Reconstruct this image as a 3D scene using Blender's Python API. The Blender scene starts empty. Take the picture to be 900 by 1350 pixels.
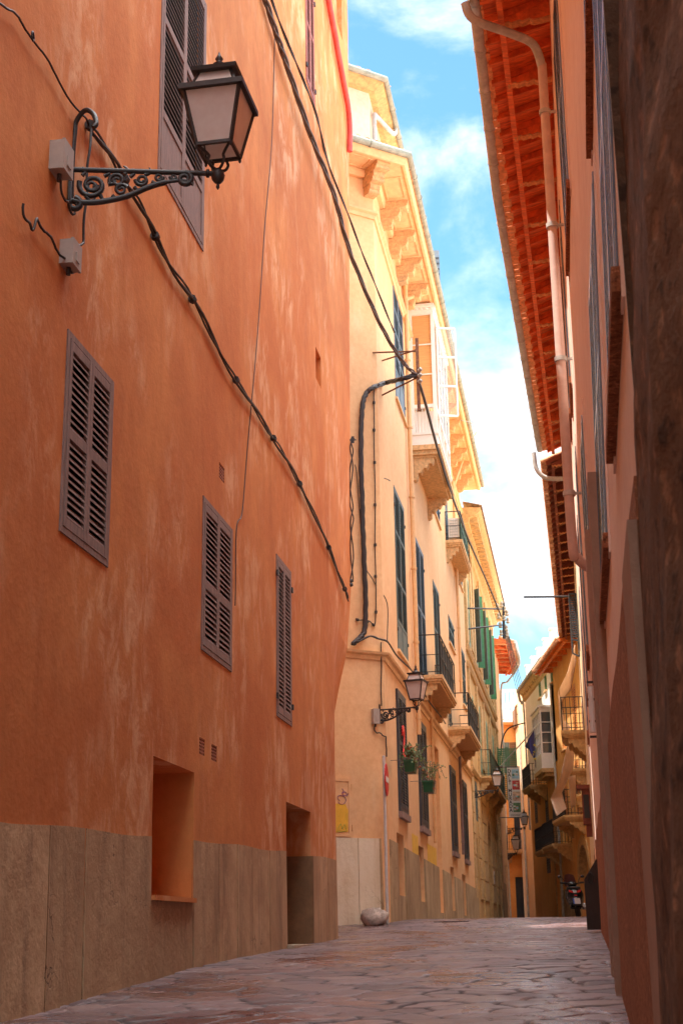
import bpy, math, random
import numpy as np
from mathutils import Vector as V
random.seed(7); rng = np.random.default_rng(5)
scene = bpy.context.scene
COL = scene.collection

# ------------------------------------------------------------------ camera
PITCH = math.atan(555/1875); ROLL = math.asin(.0158)
_X = V((1,0,0)); _F = V((0,math.cos(PITCH),math.sin(PITCH))); _U = V((0,-math.sin(PITCH),math.cos(PITCH)))
cR, sR = math.cos(ROLL), math.sin(ROLL)
CAM_R = _X*cR - _U*sR; CAM_U = _X*sR + _U*cR
def ray(u, v):                       # photograph pixel -> world direction (survey of the place from the photo)
    return CAM_R*((u-450)/1875) + CAM_U*((675-v)/1875) + _F
def at(u, v, Y):                     # point on that line of sight at world distance Y along the street
    d = ray(u, v); return d*(Y/d.y)
cam = bpy.data.cameras.new('camera'); co = bpy.data.objects.new('camera', cam); COL.objects.link(co)
from mathutils import Matrix
M3 = Matrix((CAM_R, CAM_U, -_F)).transposed()
co.matrix_world = M3.to_4x4()
cam.sensor_fit = 'VERTICAL'; cam.sensor_height = 36; cam.lens = 50; cam.clip_end = 2000; cam.clip_start = .05
cam.dof.use_dof = True; cam.dof.focus_distance = 17; cam.dof.aperture_fstop = 9
scene.camera = co

# ------------------------------------------------------------------ materials
def newmat(name):
    m = bpy.data.materials.new(name); m.use_nodes = True
    nt = m.node_tree; b = nt.nodes['Principled BSDF']
    return m, nt, b
def N(nt, t, **k):
    n = nt.nodes.new(t)
    for a, x in k.items():
        if a in n.inputs: n.inputs[a].default_value = x
        else: setattr(n, a, x)
    return n
def rgb(c): return (c[0], c[1], c[2], 1)
def L(nt, a, b): nt.links.new(a, b)
def pos(nt, scale=(1,1,1), rot=(0,0,0)):
    g = N(nt, 'ShaderNodeNewGeometry'); m = N(nt, 'ShaderNodeMapping')
    m.inputs['Scale'].default_value = scale; m.inputs['Rotation'].default_value = rot
    L(nt, g.outputs['Position'], m.inputs['Vector']); return m.outputs['Vector']
def noise(nt, vec, scale, detail=4, rough=.6, dist=0):
    n = N(nt, 'ShaderNodeTexNoise'); n.inputs['Scale'].default_value = scale
    n.inputs['Detail'].default_value = detail; n.inputs['Roughness'].default_value = rough
    n.inputs['Distortion'].default_value = dist
    L(nt, vec, n.inputs['Vector']); return n.outputs['Fac']
def ramp(nt, fac, a, b):
    r = N(nt, 'ShaderNodeMapRange'); r.inputs['From Min'].default_value = a; r.inputs['From Max'].default_value = b
    r.interpolation_type = 'SMOOTHSTEP'
    L(nt, fac, r.inputs['Value']); return r.outputs['Result']
def mix(nt, fac, a, b, mode='MIX'):
    m = N(nt, 'ShaderNodeMix', data_type='RGBA', blend_type=mode)
    for i, x in ((0, fac), (6, a), (7, b)):
        if isinstance(x, (int, float)): m.inputs[i].default_value = x
        elif isinstance(x, (tuple, list)): m.inputs[i].default_value = rgb(x)
        else: L(nt, x, m.inputs[i])
    return m.outputs[2]
def mul(nt, a, b, op='MULTIPLY'):
    m = N(nt, 'ShaderNodeMath', operation=op)
    for i, x in enumerate((a, b)):
        if isinstance(x, (int, float)): m.inputs[i].default_value = x
        else: L(nt, x, m.inputs[i])
    return m.outputs[0]
def bump(nt, b, h, strength, dist=.02):
    n = N(nt, 'ShaderNodeBump'); n.inputs['Strength'].default_value = strength; n.inputs['Distance'].default_value = dist
    L(nt, h, n.inputs['Height']); L(nt, n.outputs['Normal'], b.inputs['Normal'])

def plaster(name, c1, c2, bleach=None, bl=(.56,.72), blamt=.6, dirt=None, dirtamt=.35, rough=.9, bscale=18, bstr=.25, streak=(1.6,1.6,.5), mark=1.0, fine_amt=.2, speck=None, rotx=0):
    m, nt, b = newmat(name)
    p = pos(nt); big = noise(nt, p, .45, 5, .62, .6)
    c = mix(nt, ramp(nt, big, .35, .68), c1, c2)
    c = mix(nt, mul(nt, ramp(nt, noise(nt, p, 1.5, 7, .68, .8), .4, .66), .4), c, tuple(x*.86 for x in c1))
    if bleach:
        # lime bloom: slanting feathery streaks gathered in patches
        st = noise(nt, pos(nt, streak, (rotx,.25,0)), 2.1, 7, .72, .5)
        area = noise(nt, pos(nt, (1,1,.8)), .55*mark, 3, .6, .3)
        f = mul(nt, ramp(nt, st, bl[0]-.08, bl[1]), ramp(nt, area, .44, .62))
        c = mix(nt, mul(nt, f, blamt), c, bleach)
    if dirt:
        d = noise(nt, pos(nt, (1.4,1.4,.22)), 1.6, 6, .65, .2)
        c = mix(nt, mul(nt, ramp(nt, d, .5, .8), dirtamt), c, dirt)
    fine = noise(nt, p, 9, 6, .7)
    c = mix(nt, fine_amt, c, mix(nt, ramp(nt, fine, .3, .7), tuple(x*.72 for x in c1), tuple(min(.9,x*1.3) for x in c2)))
    if speck:
        sn = noise(nt, p, speck, 3, .75); c = mix(nt, mul(nt, ramp(nt, sn, .52, .66), .75), c, tuple(x*.3 for x in c1)); c = mix(nt, mul(nt, ramp(nt, sn, .46, .34), .6), c, tuple(min(.9,x*2.1) for x in c2))
    L(nt, c, b.inputs['Base Color']); b.inputs['Roughness'].default_value = rough; b.inputs['Specular IOR Level'].default_value = .25
    h = mul(nt, noise(nt, p, bscale, 8, .65), mul(nt, noise(nt, p, 1.7, 3), 1.5), 'ADD')
    bump(nt, b, h, bstr, .03)
    return m

def simple(name, c, rough=.5, metal=0, var=.18, scale=6, bstr=.08, spec=.5, coat=0, c2=None, stretch=(1,1,1)):
    m, nt, b = newmat(name)
    p = pos(nt, stretch); n = noise(nt, p, scale, 6, .68, .3)
    cc = mix(nt, ramp(nt, n, .3, .72), tuple(x*(1-var) for x in c), c2 or tuple(min(1, x*(1+var)) for x in c))
    L(nt, cc, b.inputs['Base Color'])
    rr = N(nt, 'ShaderNodeMapRange'); rr.inputs['To Min'].default_value = max(.02, rough-.1); rr.inputs['To Max'].default_value = min(1, rough+.12)
    L(nt, n, rr.inputs['Value']); L(nt, rr.outputs['Result'], b.inputs['Roughness'])
    b.inputs['Metallic'].default_value = metal; b.inputs['Specular IOR Level'].default_value = spec
    b.inputs['Coat Weight'].default_value = coat
    if bstr: bump(nt, b, noise(nt, p, scale*6, 5, .6), bstr, .01)
    return m

def plinth_mat(name, c1, c2, stain, joint, axis_s=None, jw=.5):
    m, nt, b = newmat(name)
    p = pos(nt); big = noise(nt, p, 1.1, 6, .65, .4)
    c = mix(nt, ramp(nt, big, .32, .7), c1, c2)
    run = noise(nt, pos(nt, (2.2,2.2,.35)), 1.3, 8, .7, .5)          # water runs down the slabs
    c = mix(nt, mul(nt, ramp(nt, run, .45, .70), .6), c, stain)
    blot = noise(nt, p, 2.3, 8, .72, 1.2); c = mix(nt, mul(nt, ramp(nt, blot, .5, .66), .5), c, c2)
    oi = N(nt, 'ShaderNodeObjectInfo'); c = mix(nt, mul(nt, oi.outputs['Random'], .45), c, tuple(x*.62 for x in c1))
    spots = noise(nt, p, 6, 7, .75, .8)
    c = mix(nt, mul(nt, ramp(nt, spots, .58, .75), .4), c, joint)
    b.inputs['Roughness'].default_value = .85; b.inputs['Specular IOR Level'].default_value = .3
    vo = N(nt, 'ShaderNodeTexVoronoi', feature='DISTANCE_TO_EDGE'); vo.inputs['Scale'].default_value = .9
    wv = N(nt, 'ShaderNodeVectorMath', operation='ADD'); L(nt, p, wv.inputs[0])
    wn = N(nt, 'ShaderNodeTexNoise'); wn.inputs['Scale'].default_value = 2.5; wn.inputs['Detail'].default_value = 5; L(nt, p, wn.inputs['Vector'])
    L(nt, wn.outputs['Color'], wv.inputs[1]); L(nt, wv.outputs[0], vo.inputs['Vector'])
    crack = mul(nt, ramp(nt, vo.outputs['Distance'], .009, 0), ramp(nt, noise(nt, p, .55, 2), .55, .66)); crack = mul(nt, 1.0, crack, 'SUBTRACT')
    L(nt, mix(nt, mul(nt, crack, 1.0), tuple(x*.6 for x in stain), c), b.inputs['Base Color'])
    h = mul(nt, noise(nt, p, 10, 9, .7), mul(nt, crack, .25), 'ADD')
    bump(nt, b, h, .5, .03)
    return m

MAT = {}
MAT['orange'] = plaster('orange_limewash', (.61,.19,.058), (.74,.29,.095), bleach=(.90,.57,.35), bl=(.51,.64), blamt=.66, dirt=(.42,.115,.035), dirtamt=.5, fine_amt=.1, bstr=.16, streak=(1.5,1.5,.8), rotx=.65)
MAT['orange_plinth'] = plinth_mat('orange_house_plinth_stone', (.50,.30,.165), (.68,.45,.265), (.20,.115,.07), (.24,.14,.08))
MAT['yellow'] = plaster('yellow_limewash', (.785,.445,.225), (.85,.53,.29), bleach=(.87,.68,.46), blamt=.3, dirt=(.60,.30,.12), dirtamt=.3, bstr=.12)
MAT['yellow_plinth'] = plinth_mat('yellow_house_plinth_stone', (.76,.64,.46), (.85,.76,.61), (.56,.38,.19), (.55,.36,.17))
MAT['yellow_plinth_side'] = plinth_mat('stained_plinth_stone', (.42,.29,.16), (.62,.46,.28), (.15,.095,.06), (.2,.12,.07))
MAT['trim'] = simple('cream_moulding', (.78,.50,.26), .85, var=.12, bstr=.15)
MAT['carved'] = simple('carved_stone', (.64,.40,.20), .9, var=.25, scale=14, bstr=.4)
MAT['soffit_wood'] = simple('underside_brown', (.36,.16,.06), .8, var=.25, scale=5)
MAT['stone'] = plaster('ochre_stone', (.50,.30,.12), (.66,.43,.19), bleach=(.70,.52,.28), blamt=.4, dirt=(.30,.17,.07), dirtamt=.6, bstr=.5, bscale=12)
MAT['stone_trim'] = simple('ochre_stone_moulding', (.56,.36,.16), .9, var=.25, scale=8, bstr=.4)
MAT['cream'] = plaster('cream_plaster', (.80,.55,.34), (.86,.64,.42), dirt=(.6,.38,.2))
MAT['white'] = plaster('white_plaster', (.85,.82,.77), (.88,.86,.83), dirt=(.68,.58,.46), dirtamt=.25)
MAT['ochre'] = plaster('ochre_plaster', (.72,.35,.11), (.80,.44,.16), bleach=(.78,.54,.28), blamt=.4, dirt=(.36,.18,.07), dirtamt=.6)
MAT['orange_far'] = plaster('bright_orange_plaster', (.80,.33,.09), (.86,.41,.13), dirt=(.55,.22,.08), dirtamt=.4)
MAT['pink'] = plaster('pink_plaster', (.84,.62,.53), (.87,.67,.58), bleach=(.85,.64,.54), blamt=.35, dirt=(.5,.24,.15), dirtamt=.35, bstr=.15)
MAT['dado'] = plaster('brown_roughcast', (.36,.135,.065), (.46,.185,.09), dirt=(.22,.085,.045), dirtamt=.6, bscale=60, bstr=1.0, speck=38)
MAT['grey_strip'] = plaster('grey_brown_render', (.34,.21,.15), (.42,.27,.20), dirt=(.22,.13,.09), dirtamt=.5, bstr=.3)
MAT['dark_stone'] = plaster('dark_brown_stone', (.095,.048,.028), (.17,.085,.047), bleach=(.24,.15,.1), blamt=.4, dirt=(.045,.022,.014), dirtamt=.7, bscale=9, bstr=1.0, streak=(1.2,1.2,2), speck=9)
MAT['shutter_mauve'] = simple('weathered_mauve_paint', (.275,.18,.16), .75, var=.22, scale=9, bstr=.3, stretch=(3,3,.6))
MAT['shutter_red'] = simple('faded_oxblood_paint', (.30,.10,.08), .7, var=.2, scale=9, bstr=.2)
MAT['shutter_blue'] = simple('blue_grey_paint', (.135,.185,.235), .6, var=.2, scale=7, bstr=.15)
MAT['shutter_gloss'] = simple('glossy_blue_grey_paint', (.10,.12,.16), .22, var=.3, scale=7, bstr=.25, spec=.8)
MAT['shutter_teal'] = simple('dark_green_grey_paint', (.10,.14,.135), .6, var=.2, scale=7, bstr=.15)
MAT['shutter_navy'] = simple('dark_navy_paint', (.035,.042,.055), .5, var=.2)
MAT['shutter_green'] = simple('bright_green_paint', (.04,.18,.07), .55, var=.2)
MAT['shutter_pale'] = simple('sage_green_paint', (.24,.36,.24), .6, var=.2)
MAT['dark'] = simple('painted_interior_shade', (.012,.010,.010), .9, var=.3)  # near-black colour standing in for shade behind shutters and vents
MAT['glass'] = simple('window_glass', (.10,.12,.14), .06, var=.3, scale=.6, bstr=.02, spec=.9)
MAT['warm_blind'] = simple('tan_blind', (.62,.34,.13), .8, var=.12, stretch=(1,1,12), scale=3)
MAT['white_paint'] = simple('white_gloss_paint', (.80,.77,.74), .4, var=.05)
MAT['iron'] = simple('black_iron', (.022,.020,.022), .45, var=.3, scale=20, bstr=.25, spec=.6)
MAT['rust'] = simple('rusty_iron', (.20,.085,.045), .8, var=.4, scale=16, bstr=.35)
MAT['cable'] = simple('black_cable', (.035,.028,.028), .55, var=.3)
MAT['cable_grey'] = simple('grey_cable', (.16,.125,.115), .6, var=.25)
MAT['galv'] = simple('weathered_zinc', (.47,.48,.47), .55, metal=.0, var=.22, scale=5, bstr=.1)
MAT['zinc_green'] = simple('greenish_zinc', (.27,.29,.24), .55, metal=.0, var=.25, scale=5, bstr=.1)
MAT['pipe_pink'] = simple('pink_painted_pipe', (.62,.47,.42), .55, var=.1)
MAT['pipe_yellow'] = simple('tan_painted_pipe', (.74,.43,.20), .6, var=.1)
MAT['tile'] = simple('terracotta_tile', (.56,.20,.09), .85, var=.4, scale=4, bstr=.3, c2=(.70,.42,.25))
MAT['tile_old'] = simple('lichened_tile', (.34,.22,.12), .9, var=.4, scale=5, bstr=.4)
MAT['wood_red'] = simple('red_oiled_timber', (.80,.165,.04), .6, var=.4, scale=3, bstr=.25, stretch=(1,6,1))
MAT['wood_end'] = simple('pale_timber_edge', (.66,.30,.12), .8, var=.3, scale=12, bstr=.3)  # paler colour along the lower edges of the brackets
MAT['wood_dark'] = simple('dark_red_timber', (.22,.055,.03), .7, var=.35, scale=3, bstr=.25)
MAT['wood_brown'] = simple('brown_door_timber', (.20,.10,.045), .65, var=.3, scale=3, stretch=(8,8,.5))
MAT['box_grey'] = simple('beige_plastic', (.42,.35,.31), .55, var=.08)
MAT['red_paint'] = simple('red_pipe_paint', (.60,.085,.08), .7, var=.25)
MAT['red_sign'] = simple('red_sign_paint', (.62,.025,.03), .4, var=.08)
MAT['pole'] = simple('galvanised_pole', (.62,.60,.59), .45, metal=.1, var=.1)
MAT['paint_yellow'] = simple('yellow_patch_paint', (.78,.46,.05), .8, var=.12)
MAT['purple'] = simple('purple_marker', (.20,.06,.24), .7, var=.1)
MAT['green_mark'] = simple('green_marker', (.25,.36,.08), .7, var=.1)
MAT['plant'] = simple('green_leaf', (.09,.16,.035), .55, var=.45, scale=30)
MAT['twig'] = simple('dry_twig', (.22,.12,.07), .8)
MAT['flower'] = simple('orange_red_blossom', (.62,.16,.07), .6, var=.3, scale=30)
MAT['pot'] = simple('green_plastic_pot', (.018,.10,.04), .4, var=.15)
MAT['cloth'] = simple('beige_canvas', (.62,.45,.33), .9, var=.12, scale=3)
MAT['mesh_green'] = simple('green_screen_mesh', (.045,.10,.05), .8, var=.15)
MAT['mesh_black'] = simple('black_screen_mesh', (.02,.022,.022), .8, var=.15)
MAT['boulder'] = simple('worn_guard_stone', (.44,.36,.31), .85, var=.45, scale=7, bstr=.9)
MAT['scooter_black'] = simple('glossy_black_plastic', (.014,.014,.018), .25, var=.2, bstr=0)
MAT['tyre'] = simple('tyre_rubber', (.018,.018,.018), .9)
MAT['red_lens'] = simple('red_lens', (.55,.015,.02), .15, var=.1, bstr=0)
MAT['clear_lens'] = simple('clear_lens', (.55,.62,.70), .15, var=.1, bstr=0)
MAT['plate'] = simple('number_plate_white', (.62,.62,.66), .4, var=.05)
MAT['plate_blue'] = simple('number_plate_blue', (.03,.12,.55), .4, var=.05)
MAT['chrome'] = simple('dull_chrome', (.5,.5,.5), .25, metal=1, var=.1, bstr=0)
MAT['screen'] = simple('maroon_screen', (.17,.07,.065), .3, var=.1, bstr=0)
MAT['flag'] = simple('blue_flag_cloth', (.06,.055,.22), .8, var=.15)
MAT['star'] = simple('yellow_star_print', (.85,.60,.06), .7, var=.05)
MAT['banner'] = simple('cream_banner_vinyl', (.74,.66,.58), .6, var=.05)
MAT['ink'] = simple('dark_lettering', (.05,.035,.03), .6, var=.05)
MAT['pic_sky'] = simple('photo_print_blue', (.35,.55,.65), .6, var=.3, scale=4)
MAT['pic_red'] = simple('photo_print_red', (.60,.06,.05), .6, var=.4, scale=6)
MAT['pic_tan'] = simple('photo_print_tan', (.68,.42,.27), .6, var=.4, scale=6)
MAT['pic_green'] = simple('photo_print_green', (.12,.22,.09), .6, var=.5, scale=6)
MAT['ceramic'] = simple('white_porcelain', (.44,.38,.30), .4, var=.2)
MAT['roof'] = MAT['tile_old']

def lantern_glass():
    m, nt, b = newmat('frosted_lantern_glass')
    b.inputs['Base Color'].default_value = (.86,.80,.78,1); b.inputs['Roughness'].default_value = .45
    b.inputs['Transmission Weight'].default_value = .4; b.inputs['IOR'].default_value = 1.2
    L(nt, mix(nt, ramp(nt, noise(nt, pos(nt), 7, 3), .3, .7), (.80,.72,.69), (.88,.83,.80)), b.inputs['Base Color'])
    return m
MAT['lantern_glass'] = lantern_glass()
def clear_glass():
    m, nt, b = newmat('clear_pane'); b.inputs['Base Color'].default_value = (.9,.93,.95,1)
    b.inputs['Transmission Weight'].default_value = .92; b.inputs['Roughness'].default_value = .03; b.inputs['IOR'].default_value = 1.15
    return m
MAT['clear'] = clear_glass()

# ------------------------------------------------------------------ mesh builder
class MB:
    def __init__(s): s.v = []; s.f = []; s.sm = []
    def add(s, vs, fs, smooth=False):
        o = len(s.v); s.v += [V(x) for x in vs]; s.f += [tuple(i+o for i in f) for f in fs]; s.sm += [smooth]*len(fs)
    def hexa(s, p):                     # 8 points: bottom ring 0-3, top ring 4-7
        s.add(p, [(3,2,1,0),(4,5,6,7),(0,1,5,4),(1,2,6,5),(2,3,7,6),(3,0,4,7)])
    def box(s, x0,x1,y0,y1,z0,z1):
        s.hexa([(x0,y0,z0),(x1,y0,z0),(x1,y1,z0),(x0,y1,z0),(x0,y0,z1),(x1,y0,z1),(x1,y1,z1),(x0,y1,z1)])
    def beam(s, a, b, w, h, up=V((0,0,1))):
        a, b = V(a), V(b); d = (b-a).normalized(); r = d.cross(up)
        if r.length < 1e-4: r = d.cross(V((1,0,0)))
        r.normalize(); t = r.cross(d).normalized(); r *= w/2; t *= h/2
        s.hexa([a-r-t, a+r-t, b+r-t, b-r-t, a-r+t, a+r+t, b+r+t, b-r+t])
    def prism(s, poly, ex):             # planar polygon (3-D points) extruded by vector ex
        n = len(poly); poly = [V(p) for p in poly]; ex = V(ex)
        s.add(poly+[p+ex for p in poly], [tuple(range(n-1,-1,-1)), tuple(range(n,2*n))] + [(i,(i+1)%n,n+(i+1)%n,n+i) for i in range(n)])
    def tube(s, pts, r, n=8, caps=True):
        pts = [V(p) for p in pts]; k = len(pts)
        if not isinstance(r, (list, tuple)): r = [r]*k
        t0 = (pts[1]-pts[0]).normalized(); ref = V((0,0,1)) if abs(t0.z) < .9 else V((1,0,0))
        a = t0.cross(ref).normalized(); vs = []
        for i in range(k):
            t = (pts[min(i+1,k-1)]-pts[max(i-1,0)]).normalized()
            a = (a - t*a.dot(t)).normalized(); b = t.cross(a)
            for j in range(n):
                w = 2*math.pi*j/n; vs.append(pts[i]+(a*math.cos(w)+b*math.sin(w))*r[i])
        fs = [(i*n+j, i*n+(j+1)%n, (i+1)*n+(j+1)%n, (i+1)*n+j) for i in range(k-1) for j in range(n)]
        s.add(vs, fs, True)
        if caps: s.add(vs[:n], [tuple(range(n-1,-1,-1))]); s.add(vs[-n:], [tuple(range(n))])
    def lathe(s, c, prof, n=16, axis=V((0,0,1)), smooth=True):   # prof: (radius, height)
        c = V(c); axis = V(axis).normalized(); a = axis.orthogonal().normalized(); b = axis.cross(a); vs = []
        for r, h in prof:
            for j in range(n):
                w = 2*math.pi*j/n; vs.append(c+axis*h+(a*math.cos(w)+b*math.sin(w))*max(r,1e-4))
        k = len(prof)
        s.add(vs, [(i*n+j, i*n+(j+1)%n, (i+1)*n+(j+1)%n, (i+1)*n+j) for i in range(k-1) for j in range(n)], smooth)
        s.add(vs[:n], [tuple(range(n-1,-1,-1))]); s.add(vs[-n:], [tuple(range(n))])
    def ball(s, c, r, n=12, sc=(1,1,1)):
        c = V(c); vs = []; k = n//2+1
        for i in range(k):
            th = math.pi*i/(k-1)
            for j in range(n):
                w = 2*math.pi*j/n; vs.append(c+V((math.sin(th)*math.cos(w)*r*sc[0], math.sin(th)*math.sin(w)*r*sc[1], math.cos(th)*r*sc[2])))
        s.add(vs, [(i*n+j, (i+1)*n+j, (i+1)*n+(j+1)%n, i*n+(j+1)%n) for i in range(k-1) for j in range(n)], True)
    def build(s, name, mat, parent=None, kind=None):
        me = bpy.data.meshes.new(name)
        o0 = V((0,0,0))
        if parent is not None: o0 = parent['_o'] if '_o' in parent else (0,0,0)
        o0 = V(o0)
        if parent is None and s.v:
            xs = [p.x for p in s.v]; ys = [p.y for p in s.v]; zs = [p.z for p in s.v]
            o0 = V(((min(xs)+max(xs))/2, (min(ys)+max(ys))/2, min(zs)))
            if kind: o0 = V((0,0,0))
        me.from_pydata([tuple(p-o0) for p in s.v], [], s.f)
        me.polygons.foreach_set('use_smooth', s.sm); me.validate(); me.update()
        me.materials.append(MAT[mat] if isinstance(mat, str) else mat)
        o = bpy.data.objects.new(name, me); COL.objects.link(o)
        if parent is not None: o.parent = parent; o['_o'] = tuple(o0)
        else: o.location = o0; o['_o'] = tuple(o0)
        if kind: o['kind'] = kind
        return o

def thing(name, label, cat, loc, group=None):
    o = bpy.data.objects.new(name, None); COL.objects.link(o); o.location = loc; o['_o'] = tuple(loc)
    o.empty_display_size = .2
    o['label'] = label; o['category'] = cat
    if group: o['group'] = group
    return o
def tag(o, label, cat, group=None):
    o['label'] = label; o['category'] = cat
    if group: o['group'] = group
    return o
def copy_tree(o, parent=None):
    c = o.copy(); COL.objects.link(c)
    if parent is not None: c.parent = parent
    for ch in list(o.children): copy_tree(ch, c)
    return c
def smooth(x, a, b):
    t = min(1, max(0, (x-a)/(b-a))); return t*t*(3-2*t)
def spline(pts, k=6):
    pts = [V(p) for p in pts]; out = []
    for i in range(len(pts)-1):
        p0, p1, p2, p3 = pts[max(i-1,0)], pts[i], pts[i+1], pts[min(i+2,len(pts)-1)]
        for j in range(k):
            t = j/k; out.append(.5*((2*p1)+(p2-p0)*t+(2*p0-5*p1+4*p2-p3)*t*t+(3*p1-p0-3*p2+p3)*t**3))
    return out+[pts[-1]]

# ------------------------------------------------------------------ walls in plan
class Wall:
    def __init__(s, pts, side, deform=None):    # side: +1 street lies to the right of the travel direction, -1 to the left
        s.p = [V((a,b,0)) for a,b in pts]; s.side = side; s.d = [0]; s.deform = deform
        for i in range(len(pts)-1): s.d.append(s.d[-1]+(s.p[i+1]-s.p[i]).length)
        s.len = s.d[-1]
    def seg(s, t):
        for i in range(len(s.p)-2):
            if t < s.d[i+1]: return i
        return len(s.p)-2
    def dirn(s, t):
        i = s.seg(t); return (s.p[i+1]-s.p[i]).normalized()
    def nrm(s, t):
        e = 2e-4; d = (s.dirn(max(0,t-e))+s.dirn(min(s.len,t+e))).normalized()
        return V((d.y,-d.x,0))*s.side
    def mitre(s, t):
        e = 2e-4; a, b = s.dirn(max(0,t-e)), s.dirn(min(s.len,t+e)); c = math.sqrt(max(.1,(1+a.dot(b))/2)); return 1/c
    def P(s, t, z, o=0):
        i = s.seg(t); q = s.p[i]+(s.p[i+1]-s.p[i])*((t-s.d[i])/(s.d[i+1]-s.d[i]))
        dv = s.deform(t,z) if s.deform else 0
        if getattr(s, 'defdir', None): return V((q.x,q.y,z))+s.nrm(t)*(o*s.mitre(t))+s.defdir*dv
        return V((q.x,q.y,z))+s.nrm(t)*((o+dv)*s.mitre(t))
    def hit(s, u, v, o=0):
        r = ray(u,v)
        best = None
        for i in range(len(s.p)-1):
            n = V(((s.p[i+1]-s.p[i]).y, -(s.p[i+1]-s.p[i]).x, 0)).normalized()*s.side
            a = s.p[i]+n*o; d = s.p[i+1]-s.p[i]; ln = d.length; d = d/ln
            den = r.x*d.y-r.y*d.x
            if abs(den) < 1e-9: continue
            k = (a.x*d.y-a.y*d.x)/den
            if k <= 0: continue
            t = (V((r.x*k,r.y*k,0))-a).dot(d)
            tol = .02+abs(o); lo = -1e9 if i == 0 else -tol; hi = ln+1e9 if i == len(s.p)-2 else ln+tol
            if lo <= t <= hi and (best is None or k < best[2]): best = (s.d[i]+t, r.z*k, k)
        return best[0], best[1]
    def at_y(s, Y):
        for i in range(len(s.p)-1):
            a, b = s.p[i].y, s.p[i+1].y
            if min(a,b) <= Y <= max(a,b): return s.d[i]+(Y-a)/(b-a)*(s.d[i+1]-s.d[i])
        return 0 if abs(Y-s.p[0].y) < abs(Y-s.p[-1].y) else s.len
    def quad(s, tl, tr, bl, br):
        a, b, c, d = s.hit(*tl), s.hit(*tr), s.hit(*bl), s.hit(*br)
        return (a[0]+c[0])/2, (b[0]+d[0])/2, (c[1]+d[1])/2, (a[1]+b[1])/2

def wbox(mb, W, s0, s1, z0, z1, o0, o1, n=1):
    for k in range(n):
        a = s0+(s1-s0)*k/n; b = s0+(s1-s0)*(k+1)/n
        mb.hexa([W.P(a,z0,o0),W.P(b,z0,o0),W.P(b,z0,o1),W.P(a,z0,o1),W.P(a,z1,o0),W.P(b,z1,o0),W.P(b,z1,o1),W.P(a,z1,o1)])

def facade(mb, W, s0, s1, z0, z1, holes=(), o=0, step=.9, zstep=None):
    """wall sheet with real openings: holes are (s0,s1,z0,z1,depth,back)"""
    S = {s0, s1}; Z = {z0, z1}
    for h in holes: S |= {h[0],h[1]}; Z |= {h[2],h[3]}
    for d in W.d:
        if s0 < d < s1: S.add(d)
    def refine(A, st):
        A = sorted(A); out = []
        for a, b in zip(A, A[1:]):
            if b-a < 1e-5: continue
            k = max(1, math.ceil((b-a)/st)); out += [a+(b-a)*i/k for i in range(k)]
        return out+[A[-1]]
    S = refine(S, step); Z = refine(Z, zstep or 50)
    idx = {}; vs = []; fs = []
    def vi(i,j):
        if (i,j) not in idx: idx[(i,j)] = len(vs); vs.append(W.P(S[i],Z[j],o))
        return idx[(i,j)]
    for i in range(len(S)-1):
        for j in range(len(Z)-1):
            cs, cz = (S[i]+S[i+1])/2, (Z[j]+Z[j+1])/2
            if any(h[0] < cs < h[1] and h[2] < cz < h[3] for h in holes): continue
            f = (vi(i,j),vi(i+1,j),vi(i+1,j+1),vi(i,j+1))
            fs.append(f if W.side > 0 else f[::-1])
    mb.add(vs, fs)
    for h in holes:
        a,b,c,d,dep = h[:5]
        A = [W.P(a,c,o),W.P(b,c,o),W.P(b,d,o),W.P(a,d,o)]; B = [W.P(a,c,o-dep),W.P(b,c,o-dep),W.P(b,d,o-dep),W.P(a,d,o-dep)]
        q = [(0,1,5,4),(1,2,6,5),(2,3,7,6),(3,0,4,7)]
        if len(h) < 6 or h[5]: q.append((4,5,6,7))
        mb.add(A+B, q)

def body(mb, front, depth_pts, z0, z1, roof_z=None):
    """closes a building behind its front path: back and side walls plus a roof slab"""
    ring = [V((p.x,p.y,0)) for p in front]+[V((a,b,0)) for a,b in depth_pts]
    n = len(ring); k = len(front)
    for i in range(k-1, n):
        a, b = ring[i], ring[(i+1)%n]
        mb.add([(a.x,a.y,z0),(b.x,b.y,z0),(b.x,b.y,z1),(a.x,a.y,z1)], [(0,1,2,3)])
    mb.add([(p.x,p.y,z1) for p in ring], [tuple(range(n))])

def shutter_leaf(W, s0, s1, z0, z1, o, mids=(.5,), slat=.055, panel=0, st=.055, angle=.6):
    """one louvred leaf: stiles, rails, tilted slats, optional solid bottom panel (fraction)"""
    mb = MB(); t = .035
    wbox(mb, W, s0, s0+st, z0, z1, o-t, o); wbox(mb, W, s1-st, s1, z0, z1, o-t, o)
    zs = [z0, z1]
    rails = [z0+.0, z1-.08]+[z0+(z1-z0)*m for m in mids]
    if panel: rails.append(z0+(z1-z0)*panel)
    rails = sorted(rails); rh = .075
    for z in rails: wbox(mb, W, s0+st, s1-st, z, z+rh, o-t+.002, o-.002)
    for a, b in zip(rails, rails[1:]):
        lo, hi = a+rh, b
        if panel and a < z0+.01:
            wbox(mb, W, s0+st, s1-st, lo, hi, o-t+.006, o-.012); continue
        n = max(2, int((hi-lo)/slat)); d = (hi-lo)/n
        for i in range(n):
            z = lo+(i+.5)*d+random.uniform(-.003,.003); h = d*random.uniform(.38,.44)
            # slat sloping outward and down
            p = [W.P(s0+st,z+h-.008,o-t+.004),W.P(s1-st,z+h-.008,o-t+.004),W.P(s1-st,z-h-.004,o-.004),W.P(s0+st,z-h-.004,o-.004)]
            q = [x+V((0,0,.011)) for x in p]
            mb.hexa(p+q)
    return mb

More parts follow.
